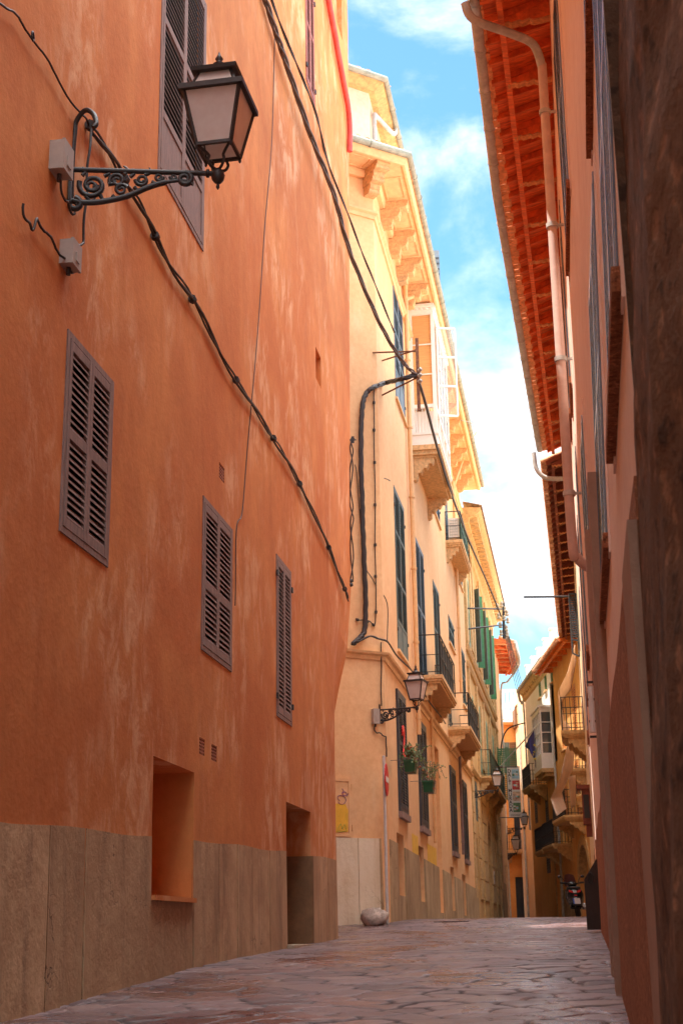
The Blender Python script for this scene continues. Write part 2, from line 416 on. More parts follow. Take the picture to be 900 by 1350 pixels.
def window(parent, W, q, mat='shutter_mauve', mids=(.5,), panel=0, o=.012, leaves=2, frame=.05, sill=None, slat=.055, hinge=True, fmat=None, name='shutter_window'):
    """shuttered window: frame (the part) with one child per leaf, hinges, a sill where the photo shows one"""
    s0,s1,z0,z1 = q; mb = MB()
    wbox(mb, W, s0-.002, s0+frame, z0-.002, z1+.002, -.07, o); wbox(mb, W, s1-frame, s1+.002, z0-.002, z1+.002, -.07, o)
    wbox(mb, W, s0+frame, s1-frame, z1-frame, z1+.002, -.07, o-.001); wbox(mb, W, s0+frame, s1-frame, z0-.002, z0+frame, -.07, o-.001)
    f = mb.build(name, fmat or mat, parent)
    pm = MB(); wbox(pm, W, s0+.004, s1-.004, z0+.004, z1-.004, -.112, -.095); pm.build('pane', 'dark', f)  # dark sheet stands in for the shade behind the slats
    a, b = s0+frame+.004, s1-frame-.004; w = (b-a)/leaves
    for k in range(leaves):
        shutter_leaf(W, a+k*w+.002, a+(k+1)*w-.002, z0+frame+.004, z1-frame-.004, o+.004, mids, slat, panel).build('shutter', mat, f)
    if hinge:
        for s_ in (s0, s1):
            for fr in (.12, .88):
                h = MB(); z = z0+(z1-z0)*fr; wbox(h, W, s_-.03, s_+.03, z-.035, z+.035, o-.004, o+.022); h.build('hinge', 'iron', f)
    if sill:
        m = MB(); wbox(m, W, s0-.08, s1+.08, z0-.06, z0-.004, -.01, sill); m.build('sill', 'trim', f)
    return f
def hole(q, d=.12): return (q[0],q[1],q[2],q[3],d)
# ------------------------------------------------------------------ ground
GP = [(-60,-3.2),(0,-.87),(9.4,-.50),(10.75,-.44),(14.2,-.275),(18.6,-.17),(25.5,-.02),(28,.08),(29.5,.20),(33,.27),(46,.36),(75,.55),(120,.8),(600,.8)]
_gy = [a for a,b in GP]; _gz = [b for a,b in GP]
def gz_arr(y):
    w = .8                                        # averaged so the street has no creases
    return sum(np.interp(y+k*w, _gy, _gz) for k in (-1,-.5,0,.5,1))/5
def gz(y): return float(gz_arr(np.array([y]))[0])

def ground_mat(name, stone=True):
    m, nt, b = newmat(name); p = pos(nt)
    if stone:
        a = N(nt, 'ShaderNodeAttribute', attribute_name='stone_tint'); j = N(nt, 'ShaderNodeAttribute', attribute_name='joint')
        c = mix(nt, a.outputs['Fac'], (.075,.043,.05), (.215,.135,.135))
        c = mix(nt, mul(nt, ramp(nt, noise(nt, p, 1.1, 5, .65, .5), .45, .75), .45), c, (.25,.14,.085))
        c = mix(nt, mul(nt, ramp(nt, noise(nt, p, 14, 7, .7), .5, .78), .5), c, (.075,.042,.045))
        c = mix(nt, j.outputs['Fac'], c, (.012,.008,.009))
        L(nt, c, b.inputs['Base Color'])
        wet = ramp(nt, noise(nt, pos(nt, (1,.5,1)), .9, 4, .6, .4), .38, .62)
        r = N(nt, 'ShaderNodeMapRange'); r.inputs['To Min'].default_value = .5; r.inputs['To Max'].default_value = .2
        L(nt, wet, r.inputs['Value'])
        L(nt, mul(nt, r.outputs['Result'], mul(nt, j.outputs['Fac'], .5), 'ADD'), b.inputs['Roughness'])
        bump(nt, b, noise(nt, p, 22, 7, .68), .5, .008); b.inputs['Specular IOR Level'].default_value = .55
    else:
        L(nt, mix(nt, noise(nt, p, 2, 6), (.22,.15,.12), (.30,.21,.17)), b.inputs['Base Color']); b.inputs['Roughness'].default_value = .8
    return m

def street():
    """flagstones worn round at their edges: irregular cells, each a little tilted, joints sunk between them"""
    ys = np.concatenate([np.arange(3.2, 7.5, .06), np.arange(7.5, 17, .026), np.arange(17, 31, .05), np.arange(31, 76, .3)])
    t = np.linspace(0, 1, 300)
    lo = np.interp(ys, [3.2,9.4,16,22,25,26.2,26.3,31,45,75,76], [-3.6,-2.6,-1.6,-.7,-.6,-1.4,-4.5,-3.5,2.6,7.2,7.2])
    hi = np.interp(ys, [3.2,9,28,75], [1.8,2.7,5.6,14])
    Y = np.repeat(ys[:,None], len(t), 1); X = lo[:,None]+(hi-lo)[:,None]*t[None,:]
    # warped jittered cells, .46 m across the street and .30 m along it
    wx = X-.16*Y + .05*np.sin(Y*5.1+X*1.3)+.04*np.sin(X*7.7-Y*2.2)+.03*np.sin(Y*13+X*9); wy = Y+.05*np.sin(X*4.3+Y*.7)+.035*np.sin(X*9.1+Y*3.7)+.02*np.sin(X*21-Y*17)
    cx, cy = .46, .27
    row = np.floor(wy/cy).astype(int); 
    f1 = np.full(X.shape, 9.); f2 = np.full(X.shape, 9.); idn = np.zeros(X.shape, int); dx1 = np.zeros(X.shape); dy1 = np.zeros(X.shape)
    def h(i,j,k): 
        q = (i*374761393 + j*668265263 + k*974711) & 0x7fffffff
        q = ((q ^ (q >> 13))*1274126177) & 0x7fffffff
        return ((q ^ (q >> 16)) & 0xffff)/65535.
    for dj in (-1,0,1):
        j = row+dj; offx = (j % 2)*.5
        col = np.floor(wx/cx-offx).astype(int)
        for di in (-1,0,1):
            i = col+di
            px = (i+offx+.5+(h(i,j,1)-.5)*.72)*cx; py = (j+.5+(h(i,j,2)-.5)*.62)*cy
            ddx = wx-px; ddy = (wy-py)*1.25; d = np.sqrt(ddx**2+ddy**2)
            new = d < f1
            f2 = np.where(new, f1, np.minimum(f2, d)); f1 = np.where(new, d, f1)
            idn = np.where(new, (i*7919+j*104729) & 0xffffff, idn); dx1 = np.where(new, ddx, dx1); dy1 = np.where(new, ddy, dy1)
    e = f2-f1
    far = np.clip((Y-20)/20, 0, 1)
    prof = np.clip(e/.06, 0, 1); prof = prof*prof*(3-2*prof)
    tx = (h(idn,3,4)-.5)*.018; ty = (h(idn,5,6)-.5)*.018; lift = (h(idn,7,8)-.5)*.007
    hz = (prof-1)*.013*(1-.6*far) + prof*(tx*dx1+ty*dy1+lift)*(1-.7*far) + .003*np.sin(X*3.1+Y*2.3)
    jw_ = .040+.030*np.sin(X*2.7+Y*1.9)*np.sin(Y*3.3-X*1.1); joint = np.clip(1-e/jw_, 0, 1); joint = joint**.7
    Z = gz_arr(Y.ravel()).reshape(Y.shape)+hz
    n, m = X.shape
    co_ = np.stack([X,Y,Z], -1).reshape(-1,3)
    a = (np.arange(n-1)[:,None]*m+np.arange(m-1)[None,:]).ravel()
    fs = np.stack([a,a+1,a+m+1,a+m],1)
    me = bpy.data.meshes.new('street_paving'); me.from_pydata(co_.tolist(), [], fs.tolist())
    me.polygons.foreach_set('use_smooth', [True]*len(fs))
    at_ = me.attributes.new('stone_tint', 'FLOAT', 'POINT'); at_.data.foreach_set('value', h(idn,9,9).ravel().astype(np.float32))
    at_ = me.attributes.new('joint', 'FLOAT', 'POINT'); at_.data.foreach_set('value', joint.ravel().astype(np.float32))
    me.materials.append(ground_mat('worn_flagstones')); o = bpy.data.objects.new('street_paving', me); COL.objects.link(o); o['kind'] = 'structure'
street()
g = MB()
gy = [-60,-20,-5,0,5,9.4,14,19,23,25.5,28,29.5,33,46,75,120,600]
for a, b in zip(gy, gy[1:]):
    za, zb = gz(a)-.09, gz(b)-.09
    g.add([(-300,a,za),(300,a,za),(300,b,zb),(-300,b,zb)], [(0,1,2,3)])
MAT['earth'] = ground_mat('packed_ground', False)
g.build('ground', 'earth', kind='structure')
gr = MB()   # drain channel of small setts near the crest, an iron grating
m = MB(); dy = 29.4; dz = gz(29.4)+.006
for k in range(9): m.box(1.75+k*.07,1.78+k*.07,dy,dy+.5,dz-.03,dz+.004)
m.box(1.7,2.39,dy-.04,dy,dz-.03,dz+.006); m.box(1.7,2.39,dy+.5,dy+.54,dz-.03,dz+.006)
tag(m.build('drain_grating', 'iron'), 'dark iron drain grating set in the paving before the yellow house', 'grating')
def street_slab(x0,x1,y0,y1,n,name,mat,lift=.012):
    mb = MB()
    for k in range(n):
        a = y0+(y1-y0)*k/n; b = a+(y1-y0)/n*.6
        mb.box(x0,x1,a,b,gz((a+b)/2)-.05,gz((a+b)/2)+lift)
    return mb.build(name, mat)

# ------------------------------------------------------------------ orange house (left)
OP = [(-5.6,-20),(-3.9,-6),(-3.42,1),(-2.16,9.4),(-1.60,13),(-1.15,16),(-.78,18.5),(-.47,20.5),(-.165,22.5),(.05,24),(.20,25),(.27,25.5),(.26,25.8),(.08,26.0),(-2.8,24.5),(-2.8,27.2)]  # last points form an unseen wing added to trim the sun stripe
def odef(s, z):
    k = smooth(s, W_O_s0, W_O_s1)
    return -.40*k*smooth(-z, -5.7, -3.2) + k*max(-.12,min(.02,.012*(z-16)))
W_O = Wall(OP, +1)
W_O_s0, W_O_s1 = W_O.at_y(22.2), W_O.d[11]
W_O.deform = odef; W_O.defdir = V((1,-.08,0))
base = W_O.P(W_O.at_y(12), gz(12))
HO = thing('orange_house', 'tall orange rendered house on the left with mauve louvred shutters and a stained stone base', 'house', base)
q1 = W_O.quad((89,432),(150,507),(78,695),(140,751))
q2 = W_O.quad((269,659),(307,697),(263,855),(303,884))
q3 = W_O.quad((364,725),(384,761),(364,940),(383,960))
a, b = W_O.hit(208,216), W_O.hit(267,338)
qb = (a[0], b[0], (a[1]+b[1])/2, (a[1]+b[1])/2+3.1)
a, b = W_O.hit(403,97), W_O.hit(414.5,147)
qt = (a[0], b[0], (a[1]+b[1])/2, (a[1]+b[1])/2+2.3)
qs = W_O.quad((416,452),(423,478),(416,492),(423,518))
a, b = W_O.hit(443,5), W_O.hit(450,48); qn = (a[0], b[0], b[1]-.1, b[1]+2.2)
qv = [W_O.quad((289,610),(296,617),(289,630),(296,637)), W_O.quad((263,971),(270,976),(263,993),(270,998)), W_O.quad((279,980),(286,985),(279,1001),(286,1006))]
qniche = W_O.quad((206,998),(260,1020),(195,1180),(250,1187))
qd = W_O.quad((386,1060),(411,1072),(376,1240),(403,1240))
sd0, sd1 = W_O.hit(377.5,1180)[0], W_O.hit(410,1180)[0]
zd = qd[3]; gd = gz(W_O.P(sd0,0).y)
ZT = 18.9
mb = MB()
holes = [hole(q1),hole(q2),hole(q3),hole(qb),hole(qt),hole(qs,.22),hole(qn,.25),(qniche[0],qniche[1],qniche[2],qniche[3],.62),(sd0,sd1,gd-1,zd,.42)]+[hole(q,.06) for q in qv]
facade(mb, W_O, 0, W_O.len, -1.2, ZT, holes, step=.5, zstep=1.1)
body(mb, W_O.p, [(-16,27.2),(-16,-20)], -1.2, ZT)
s15 = W_O.at_y(14.5); facade(mb, W_O, 0, s15, ZT, 25, step=3)  # unseen taller block added to shade the near right wall
body(mb, [W_O.P(d, 0) for d in W_O.d if d < s15]+[W_O.P(s15, 0)], [(-16,14.5),(-16,-20)], ZT, 25)
mb.build('wall', 'orange', HO)
# plinth: slabs of stone standing just behind the render's lower edge
pl = [(0,.0763),(0,0)]
def ptop(s):
    y = W_O.P(s,0).y
    pts = [(1,.62),(9.4,.72),(12.4,.82),(14.2,.885),(18.6,1.0),(24.5,1.13),(26,1.15)]
    return float(np.interp(y, [a for a,b in pts], [b for a,b in pts]))+.012*math.sin(s*2.3)
def strip(mb, W, s0, s1, zb, zt, o, step=.35, cap=True):
    n = max(1, int((s1-s0)/step))
    for k in range(n):
        a = s0+(s1-s0)*k/n; b = s0+(s1-s0)*(k+1)/n
        mb.hexa([W.P(a,zb,-.004),W.P(b,zb,-.004),W.P(b,zb,o),W.P(a,zb,o),W.P(a,zt(a),-.004),W.P(b,zt(b),-.004),W.P(b,zt(b),o-.02),W.P(a,zt(a),o-.02)])
sj = [W_O.at_y(2)]+[W_O.hit(u,1180)[0] for u in (5,65,112,186)]
spans = []
cuts = [W_O.at_y(1), W_O.at_y(5), W_O.at_y(7.6)]+[W_O.hit(u,1180)[0] for u in (62,110)]+[qniche[0]]
cuts2 = [qniche[1]]+[W_O.hit(u,1190)[0] for u in (288,312,332,355)]+[sd0]
cuts3 = [sd1]+[W_O.hit(u,1180)[0] for u in (421,432)]+[W_O.d[12]]
for cs in (cuts, cuts2, cuts3):
    for a, b in zip(cs, cs[1:]): P = MB(); strip(P, W_O, a+.012, b-.012, -1.2, ptop, .022+random.uniform(0,.008)); P.build('stone_slab', 'orange_plinth', HO)
P = MB(); strip(P, W_O, qniche[0]+.0, qniche[1], -1.2, lambda s: qniche[2]-.03, .024)
P.build('stone_slab', 'orange_plinth', HO)
JM = simple('dark_mortar', (.13,.08,.05), .9)
for cs in (cuts, cuts2, cuts3): J = MB(); strip(J, W_O, cs[0], cs[-1], -1.2, lambda s: ptop(s)-.01, .012); J.build('mortar_joint', JM, HO)
m = MB(); wbox(m, W_O, qniche[0]+.01, qniche[1]-.01, qniche[2]-.03, qniche[2]+.012, -.6, .045, 3); m.build('niche_sill', 'orange', HO)
# doorway: dark leaf deep in the reveal, worn step
D = thing_part = MB(); wbox(D, W_O, sd0+.01, sd1-.01, gd-.2, zd-.02, -.415, -.38, 2)
d = D.build('door', simple('black_brown_door', (.035,.018,.012), .6, stretch=(6,6,.4)), HO)
m = MB(); wbox(m, W_O, sd0+.12, sd0+.2, gd+.9, gd+1.02, -.38, -.33); m.build('handle', 'iron', d)
m = MB(); wbox(m, W_O, sd1-.05, sd1-.002, gd-.2, ptop(sd1)-.0, -.37, .04); m.build('door_jamb', simple('worn_jamb_stone', (.24,.12,.055), .85, bstr=.4), HO)
m = MB(); wbox(m, W_O, sd0-.05, sd1-.06, gd-.3, gd+.035, -.36, .10, 2); m.build('doorstep', simple('worn_step_stone', (.46,.34,.24), .7, bstr=.3), HO)
window(HO, W_O, q1, mids=(.47,), hinge=False); window(HO, W_O, q2, mids=(.40,), hinge=False); window(HO, W_O, q3, mids=())
window(HO, W_O, qb, mids=(.56,), panel=.2, slat=.068, hinge=False); window(HO, W_O, qt, 'shutter_red', mids=(.5,))
for q in qv:
    m = MB(); s0,s1,z0,z1 = q
    n = 4
    for i in range(n+1):
        a = s0+(s1-s0)*i/n; wbox(m, W_O, a-.008, a+.008, z0, z1, -.03, -.004)
    for i in range(6):
        z = z0+(z1-z0)*i/5; wbox(m, W_O, s0, s1, z-.008, z+.008, -.028, -.006)
    v = m.build('vent_grille', simple('terracotta_grille', (.40,.13,.07), .8) if 'tg' not in MAT else MAT['tg'], HO)
    m = MB(); wbox(m, W_O, s0+.003, s1-.003, z0+.003, z1-.003, -.056, -.05); m.build('vent_shade_sheet', 'dark', v)  # dark sheet paints the shade inside the vent
# red pipe near the top corner, thin wire down the wall
def onw(W, pts, o): return [W.P(*W.hit(u,v), o) for u,v in pts]
m = MB(); zz = W_O.hit(440,73)[1]
sA, sB = W_O.hit(424,-20), W_O.hit(454,140)
pts = [W_O.P(sA[0]+(sB[0]-sA[0])*k/8, sA[1]+(sB[1]-sA[1])*k/8, .07) for k in range(9)]
e = W_O.hit(457.5,166); pts += [W_O.P(sB[0]+.25, sB[1]-.3, .07), W_O.P(sB[0]+.3, sB[1]-.85, .06)]
m.tube(spline(pts,3), .055, 10); m.build('red_pipe', 'red_paint', HO)

def cable(name, label, W, pix, r, mat='cable', o=.04, strands=1, spread=.02, clips=0, jitter=.008, cat='cable', group=None):
    pts = spline([W.P(*W.hit(u,v), o) if isinstance(W, Wall) else at(u,v,W(u,v)) for u,v in pix], 7)
    mb = MB()
    for k in range(strands):
        ph = random.random()*6
        q = []
        for i, p in enumerate(pts):
            w = ph+i*.55+k*2.1
            q.append(p+V((math.cos(w)*.3*spread, math.cos(w)*.2*spread, math.sin(w)*spread))+V((0,0,(random.random()-.5)*jitter)))
        mb.tube(q, r*(1 if k == 0 else .75), 6)
    ob = mb.build(name, mat); tag(ob, label, cat, group)
    if clips:
        for i in range(0, len(pts)-1, clips): 
            c = MB(); p = pts[i]; d = (pts[i+1]-p).normalized(); c.tube([p-d*.025, p+d*.03], r+spread*.62+.006, 8); c.build('cable_tie', mat, ob)
    return ob
cable('cable_bundle', 'thick bundle of black cables sagging diagonally across the orange wall below the lamp', W_O, [(113,166),(150,222),(180,272),(215,342),(255,405),(300,490),(345,560),(370,600),(400,655),(430,722),(452,768),(464,790)], .016, strands=4, spread=.034, clips=9)
cable('thin_cable', 'single thin black cable rising from the lamp hook to the top left edge', W_O, [(-12,-2),(12,20),(35,48),(68,102),(100,150),(114,168)], .009)
cable('wire', 'hair thin dark wire running straight down the orange wall beside the second shutter', W_O, [(362,40),(356,200),(346,330),(330,540),(318,670),(311,700),(308,800)], .006, o=.012, jitter=0)
cable('lamp_cable', 'black lead hanging from the hook past the lamp bracket to the lower beige box', W_O, [(113,166),(108,200),(106,240),(103,280),(100,318),(93,330)], .011, o=.06)
cable('hooked_cable', 'short black lead hooked on a nail left of the lower beige box', W_O, [(24,273),(27,288),(36,303),(40,292),(50,300),(64,322),(78,340),(84,352),(92,360),(96,350)], .010, o=.04)
m = MB()
for w,t in (((0,0,0),0),):
    c0 = W_O.P(*W_O.hit(36,49), .045); m.tube([c0+V((.0,.035*math.cos(k*.63),.035*math.sin(k*.63))) for k in range(11)], .007, 6)
tag(m.build('wall_ring', 'iron'), 'small iron ring holding the thin cable at the top left', 'ring')

def junction_box(pix, w, h, d, label, W=None):
    W = W or W_O; s, z = W.hit(*pix); mb = MB()
    wbox(mb, W, s-w/2, s+w/2, z-h/2, z+h/2, .0, d)
    o = tag(mb.build('junction_box', 'box_grey'), label, 'junction box')
    mb = MB(); wbox(mb, W, s-w/2-.006, s+w/2+.006, z-h/2-.006, z+h/2+.006, d, d+.022)
    c = mb.build('lid', 'box_grey', o)
    mb = MB(); wbox(mb, W, s-w*.2, s+w*.2, z-h*.3, z+h*.05, d+.022, d+.03); mb.build('label_plate', 'box_grey', c)
    mb = MB(); p = W.P(s, z-h/2, d*.5); mb.tube([p+V((0,0,.01)), p-V((0,0,.06))], .018, 8); mb.build('gland', 'cable', o)
    return o
junction_box((71,212), .19, .24, .10, 'beige junction box on the orange wall behind the big lamp bracket')
junction_box((84,338), .18, .20, .09, 'beige junction box low on the orange wall below the big lamp')
cable('box_lead', 'black lead looping from the upper beige box to the foot of the lamp bracket', W_O, [(69,229),(70,245),(76,262),(83,276),(88,282)], .010, o=.06)

# ------------------------------------------------------------------ wall lamps
def wall_lamp(basep, dirv, arm, label, scale=1, hook=True, group='black wall lanterns along the street', height=.44, sq=1, rot=0):
    """cast iron wall bracket with scrolls carrying a four sided lantern"""
    basep = V(basep); d = V(dirv).normalized(); side = V((-d.y,d.x,0)); up = V((0,0,1)); S = scale
    root = thing('wall_lamp', label, 'street lamp', basep, group)
    def pt(x, z, y=0): return basep+d*x*S+up*z*S+side*y*S
    A = arm/S
    b = MB(); 
    b.hexa([pt(0,-.30,-.045),pt(.022,-.30,-.045),pt(.022,-.30,.045),pt(0,-.30,.045),pt(0,.14,-.045),pt(.022,.14,-.045),pt(.022,.14,.045),pt(0,.14,.045)])
    b.tube([pt(0,0), pt(A*.7,0), pt(A,0)], .021*S, 10)
    b.lathe(pt(A-.06,0), [(.022*S,0),(.034*S,.005*S),(.034*S,.025*S),(.022*S,.03*S)], 10, d)
    arm_o = b.build('bracket_arm', 'iron', root)
    c = MB()
    # lower sweeping brace ending in a volute
    br = [pt(.03,-.27),pt(.10,-.285),pt(A*.22,-.275),pt(A*.40,-.22),pt(A*.55,-.135),pt(A*.68,-.085),pt(A*.80,-.07),pt(A*.86,-.10)]
    c.tube(spline(br,6), [.024*S]*30+[.015*S]*13, 8)
    def spiral(cx, cz, r0, r1, a0, turns, th=.013):
        n = int(18*abs(turns)); pts = []
        for i in range(n+1):
            t = i/n; r = r0+(r1-r0)*t; a = a0+2*math.pi*turns*t; pts.append(pt(cx+r*math.cos(a), cz+r*math.sin(a)))
        c.tube(pts, [S*th*1.5*(1-.35*i/n) for i in range(n+1)], 7)
    spiral(.045,-.30,.055,.018,1.5,-1.3,.018)
    spiral(A*.16,-.135,.105,.022,math.pi*.9,1.7,.015); spiral(A*.16,-.135,.055,.01,0,-1.2,.012)
    spiral(A*.33,-.085,.062,.016,math.pi*1.2,-1.5,.012); spiral(A*.36,-.165,.05,.012,.5,1.4,.011)
    spiral(A*.50,-.075,.050,.014,math.pi,1.5,.011); spiral(A*.62,-.045,.034,.01,0,-1.3,.010)
    spiral(A*.80,-.055,.058,.018,math.pi*.5,-1.6,.016); spiral(A*.72,-.04,.026,.01,math.pi,1.2,.009)
    # acanthus tips along the scrolls
    for x, z, a in ((.09,-.05,1),(.24,-.05,.6),(.30,-.22,-.6),(.27,-.12,.2),(.42,-.05,.8),(.45,-.14,-.7),(.57,-.09,-.3),(.22,-.22,-1),(.12,-.23,-.8),(.52,-.03,.5),(.38,-.03,1.1)):
        p0 = pt(A*x, z); p1 = pt(A*x+.05*math.cos(a), z+.05*math.sin(a)); p2 = pt(A*x+.075*math.cos(a+.6), z+.075*math.sin(a+.6))
        c.tube(spline([p0,p1,p2],4), [S*(.019-.014*k/8) for k in range(9)], 6)
    c.build('scroll', 'iron', root)
    k = MB(); k.ball(pt(A+.035,-.02), .055*S, 12, (1,1,1.25)); k.lathe(pt(A+.035,-.12), [(.004,-.02),(.016*S,0),(.01*S,.03*S)], 8); k.build('boss', 'iron', root)
    cxp = A+.035
    zb, zr = .20, .20+height; hb, hr = .14*sq, .225*sq
    lg = MB()
    for i in range(4):
        a = math.pi/4+i*math.pi/2+rot; ux, uy = math.cos(a)*1.414, math.sin(a)*1.414
        pts = [pt(cxp,.03),pt(cxp+ux*.045,.05,uy*.045),pt(cxp+ux*.065,.10,uy*.065),pt(cxp+ux*.06,.14,uy*.06),pt(cxp+ux*hb*.85,.19,uy*hb*.85),pt(cxp+ux*hb,zb+.005,uy*hb)]
        lg.tube(spline(pts,5), .012*S, 8)
    lg.build('crutch', 'iron', root)
    F = MB(); G = []
    cr_, sr_ = math.cos(rot), math.sin(rot)
    def corner(h, z, i): sx, sy = ((-1,-1),(1,-1),(1,1),(-1,1))[i%4]; return pt(cxp+(sx*cr_-sy*sr_)*h, z, (sx*sr_+sy*cr_)*h)
    zt0, zt1, ht0, ht1 = zr+.045, zr+.205, hr*.82, hr*.58
    for i in range(4):
        F.beam(corner(hb,zb,i), corner(hr,zr,i), .026*S, .026*S); F.beam(corner(hb,zb,i), corner(hb,zb,i+1), .024*S, .026*S)
        F.beam(corner(ht0,zt0,i), corner(ht1,zt1,i), .020*S, .020*S)
        F.lathe(corner(hb,zb-.045,i), [(.003,0),(.011*S,.012),(.011*S,.045)], 8)
        for (h0,z0,h1,z1) in ((hb,zb,hr,zr),(ht0,zt0,ht1,zt1)):
            g_ = MB(); a_, b_, c_, e_ = corner(h0-.004,z0,i), corner(h0-.004,z0,i+1), corner(h1-.004,z1,i+1), corner(h1-.004,z1,i)
            n_ = (b_-a_).cross(e_-a_).normalized()*.004*S; g_.hexa([a_,b_,b_+n_,a_+n_,e_,c_,c_+n_,e_+n_]); G.append(g_)
    def plate(h0,z0,h1,z1):
        F.hexa([corner(h0,z0,i) for i in range(4)]+[corner(h1,z1,i) for i in range(4)])
    def ringplate(h,hi,z0,z1):
        for i in range(4):
            F.hexa([corner(h,z0,i),corner(h,z0,i+1),corner(hi,z0,i+1),corner(hi,z0,i),corner(h,z1,i),corner(h,z1,i+1),corner(hi,z1,i+1),corner(hi,z1,i)])
    ringplate(hr*1.16, hr*.80, zr, zr+.045)
    plate(hr*.80, zt1, hr*.84, zt1+.03)
    fo = F.build('lantern_frame', 'iron', root)
    for g_ in G: g_.build('glass_pane', 'lantern_glass', fo)
    T = MB(); T.lathe(pt(cxp,zt1+.03), [(.085*S,0),(.105*S,.012*S),(.10*S,.03*S),(.05*S,.075*S),(.035*S,.10*S),(.05*S,.115*S),(.028*S,.13*S),(.022*S,.15*S),(.033*S,.165*S),(.014*S,.20*S),(.003,.235*S)], 18)
    T.build('chimney_cap', 'iron', root)
    if hook:
        H = MB(); hk = [pt(.015,-.25,.05),pt(.012,.12,.05),pt(.02,.34,.05),pt(.03,.46,.05),pt(.10,.53,0),pt(.17,.47,-.05),pt(.20,.36,-.09),pt(.18,.32,-.10)]
        H.tube(spline(hk,6), .021*S, 8); H.build('hook', 'iron', root)
    return root
s, z = W_O.hit(92,228); bp = W_O.P(s, z+.03, .0); nn = (W_O.nrm(s)+V((0,.24,0))).normalized()
LAMP1 = wall_lamp(bp, nn, 1.12, 'large black iron lantern on a scrolled bracket on the orange wall', sq=1.0, rot=-.27)
# ------------------------------------------------------------------ shared pieces
def sweep(mb, W, s0, s1, prof, step=3.0):
    """closed profile [(offset, z)...] carried along a wall, mitred at its corners"""
    S = {s0, s1} | {d for d in W.d if s0 < d < s1}
    S = sorted(S); out = []
    for a, b in zip(S, S[1:]):
        k = max(1, math.ceil((b-a)/step)); out += [a+(b-a)*i/k for i in range(k)]
    out.append(S[-1]); n = len(prof); vs = []
    for s in out: vs += [W.P(s, z, o) for o, z in prof]
    fs = [(i*n+j, i*n+(j+1)%n, (i+1)*n+(j+1)%n, (i+1)*n+j) for i in range(len(out)-1) for j in range(n)]
    fs += [tuple(range(n-1,-1,-1)), tuple((len(out)-1)*n+j for j in range(n))]
    mb.add(vs, fs)
def tile_row(mb, W, s0, s1, z, o_in, o_out, pitch=.24, r=.085, rise=.25):
    """roman tiles: their rounded ends show along the eave"""
    n = max(2, int((s1-s0)/pitch))
    for k in range(n):
        s = s0+(s1-s0)*(k+.5)/n; a = W.P(s, z, o_out); b = W.P(s, z+rise*(o_out-o_in), o_in)
        j = V((0,0,random.uniform(-.008,.008))); t = (W.P(s+.1,z,o_out)-W.P(s-.1,z,o_out)).normalized(); up = V((0,0,1))
        for sign, zz, sh in ((1,.02,0), (-1,.035,pitch*.5)):
            ring = []
            for q in range(7):
                w = math.pi*q/6; ring.append((math.cos(w)*r*1.15, sign*math.sin(w)*r*.75+zz))
            inner = [(x*.78, (y-zz)*.72+zz) for x, y in ring[::-1]]
            pr = ring+inner; m_ = len(pr)
            va = [a+t*(x+sh)+up*y+j for x, y in pr]; vb = [b+t*(x+sh)+up*y+j for x, y in pr]
            mb.add(va+vb, [(i,(i+1)%m_,m_+(i+1)%m_,m_+i) for i in range(m_)]+[(i,i+1,m_-2-i,m_-1-i) for i in range(6)])
def gutter(mb, pts, r=.075):
    """half round gutter with a bead every two metres"""
    pts = [V(p) for p in pts]
    mb.tube(pts, r, 12)
    for a, b in zip(pts, pts[1:]):
        L_ = (b-a).length; n = int(L_/1.0); d = (b-a).normalized()
        for k in range(1, n): 
            c = a+(b-a)*k/n; mb.tube([c-d*.025, c+d*.025], r*1.13, 12)
def railing(mb, P, n_front, h, r=.011, sides=True, mids=(.5,), bars=True):
    """P(t, y): corner-to-corner path points given as a list of plan corners (with floor z)"""
    for a, b in zip(P, P[1:]):
        up = V((0,0,h)); mb.beam(a+up, b+up, .035, .025); mb.beam(a+V((0,0,.08)), b+V((0,0,.08)), .02, .02)
        for m_ in mids: mb.beam(a+up*m_, b+up*m_, .018, .018)
        k = max(1, round((b-a).length/.125)) if bars else max(1, round((b-a).length/.8))
        for i in range(k+1):
            c = a+(b-a)*i/k; mb.tube([c, c+up], r*(1.6 if i in (0,k) else 1), 6, False)
def corbel(mb, W, s, z, reach, w=.22, h=.5):
    """stepped, scrolled stone bracket under a balcony or cornice"""
    pr = [(0,z-h),(0,z),(reach,z),(reach,z-.10),(reach*.93,z-.14),(reach*.80,z-.15),(reach*.74,z-.21),(reach*.66,z-.25),(reach*.52,z-.26),(reach*.46,z-.33),(reach*.36,z-.38),(reach*.24,z-.39),(reach*.20,z-h*.92),(reach*.1,z-h)]
    a = [W.P(s-w/2, zz, o) for o, zz in pr]; ex = (W.P(s+.1,z,0)-W.P(s-.1,z,0)).normalized()*w
    mb.prism(a, ex)
    for o, zz, r in ((reach*.88,z-.12,.055),(reach*.6,z-.235,.06),(reach*.31,z-.365,.06)):
        c = W.P(s-w/2-.012, zz, o); mb.tube([c, c+ex+ex.normalized()*.024], r, 10)
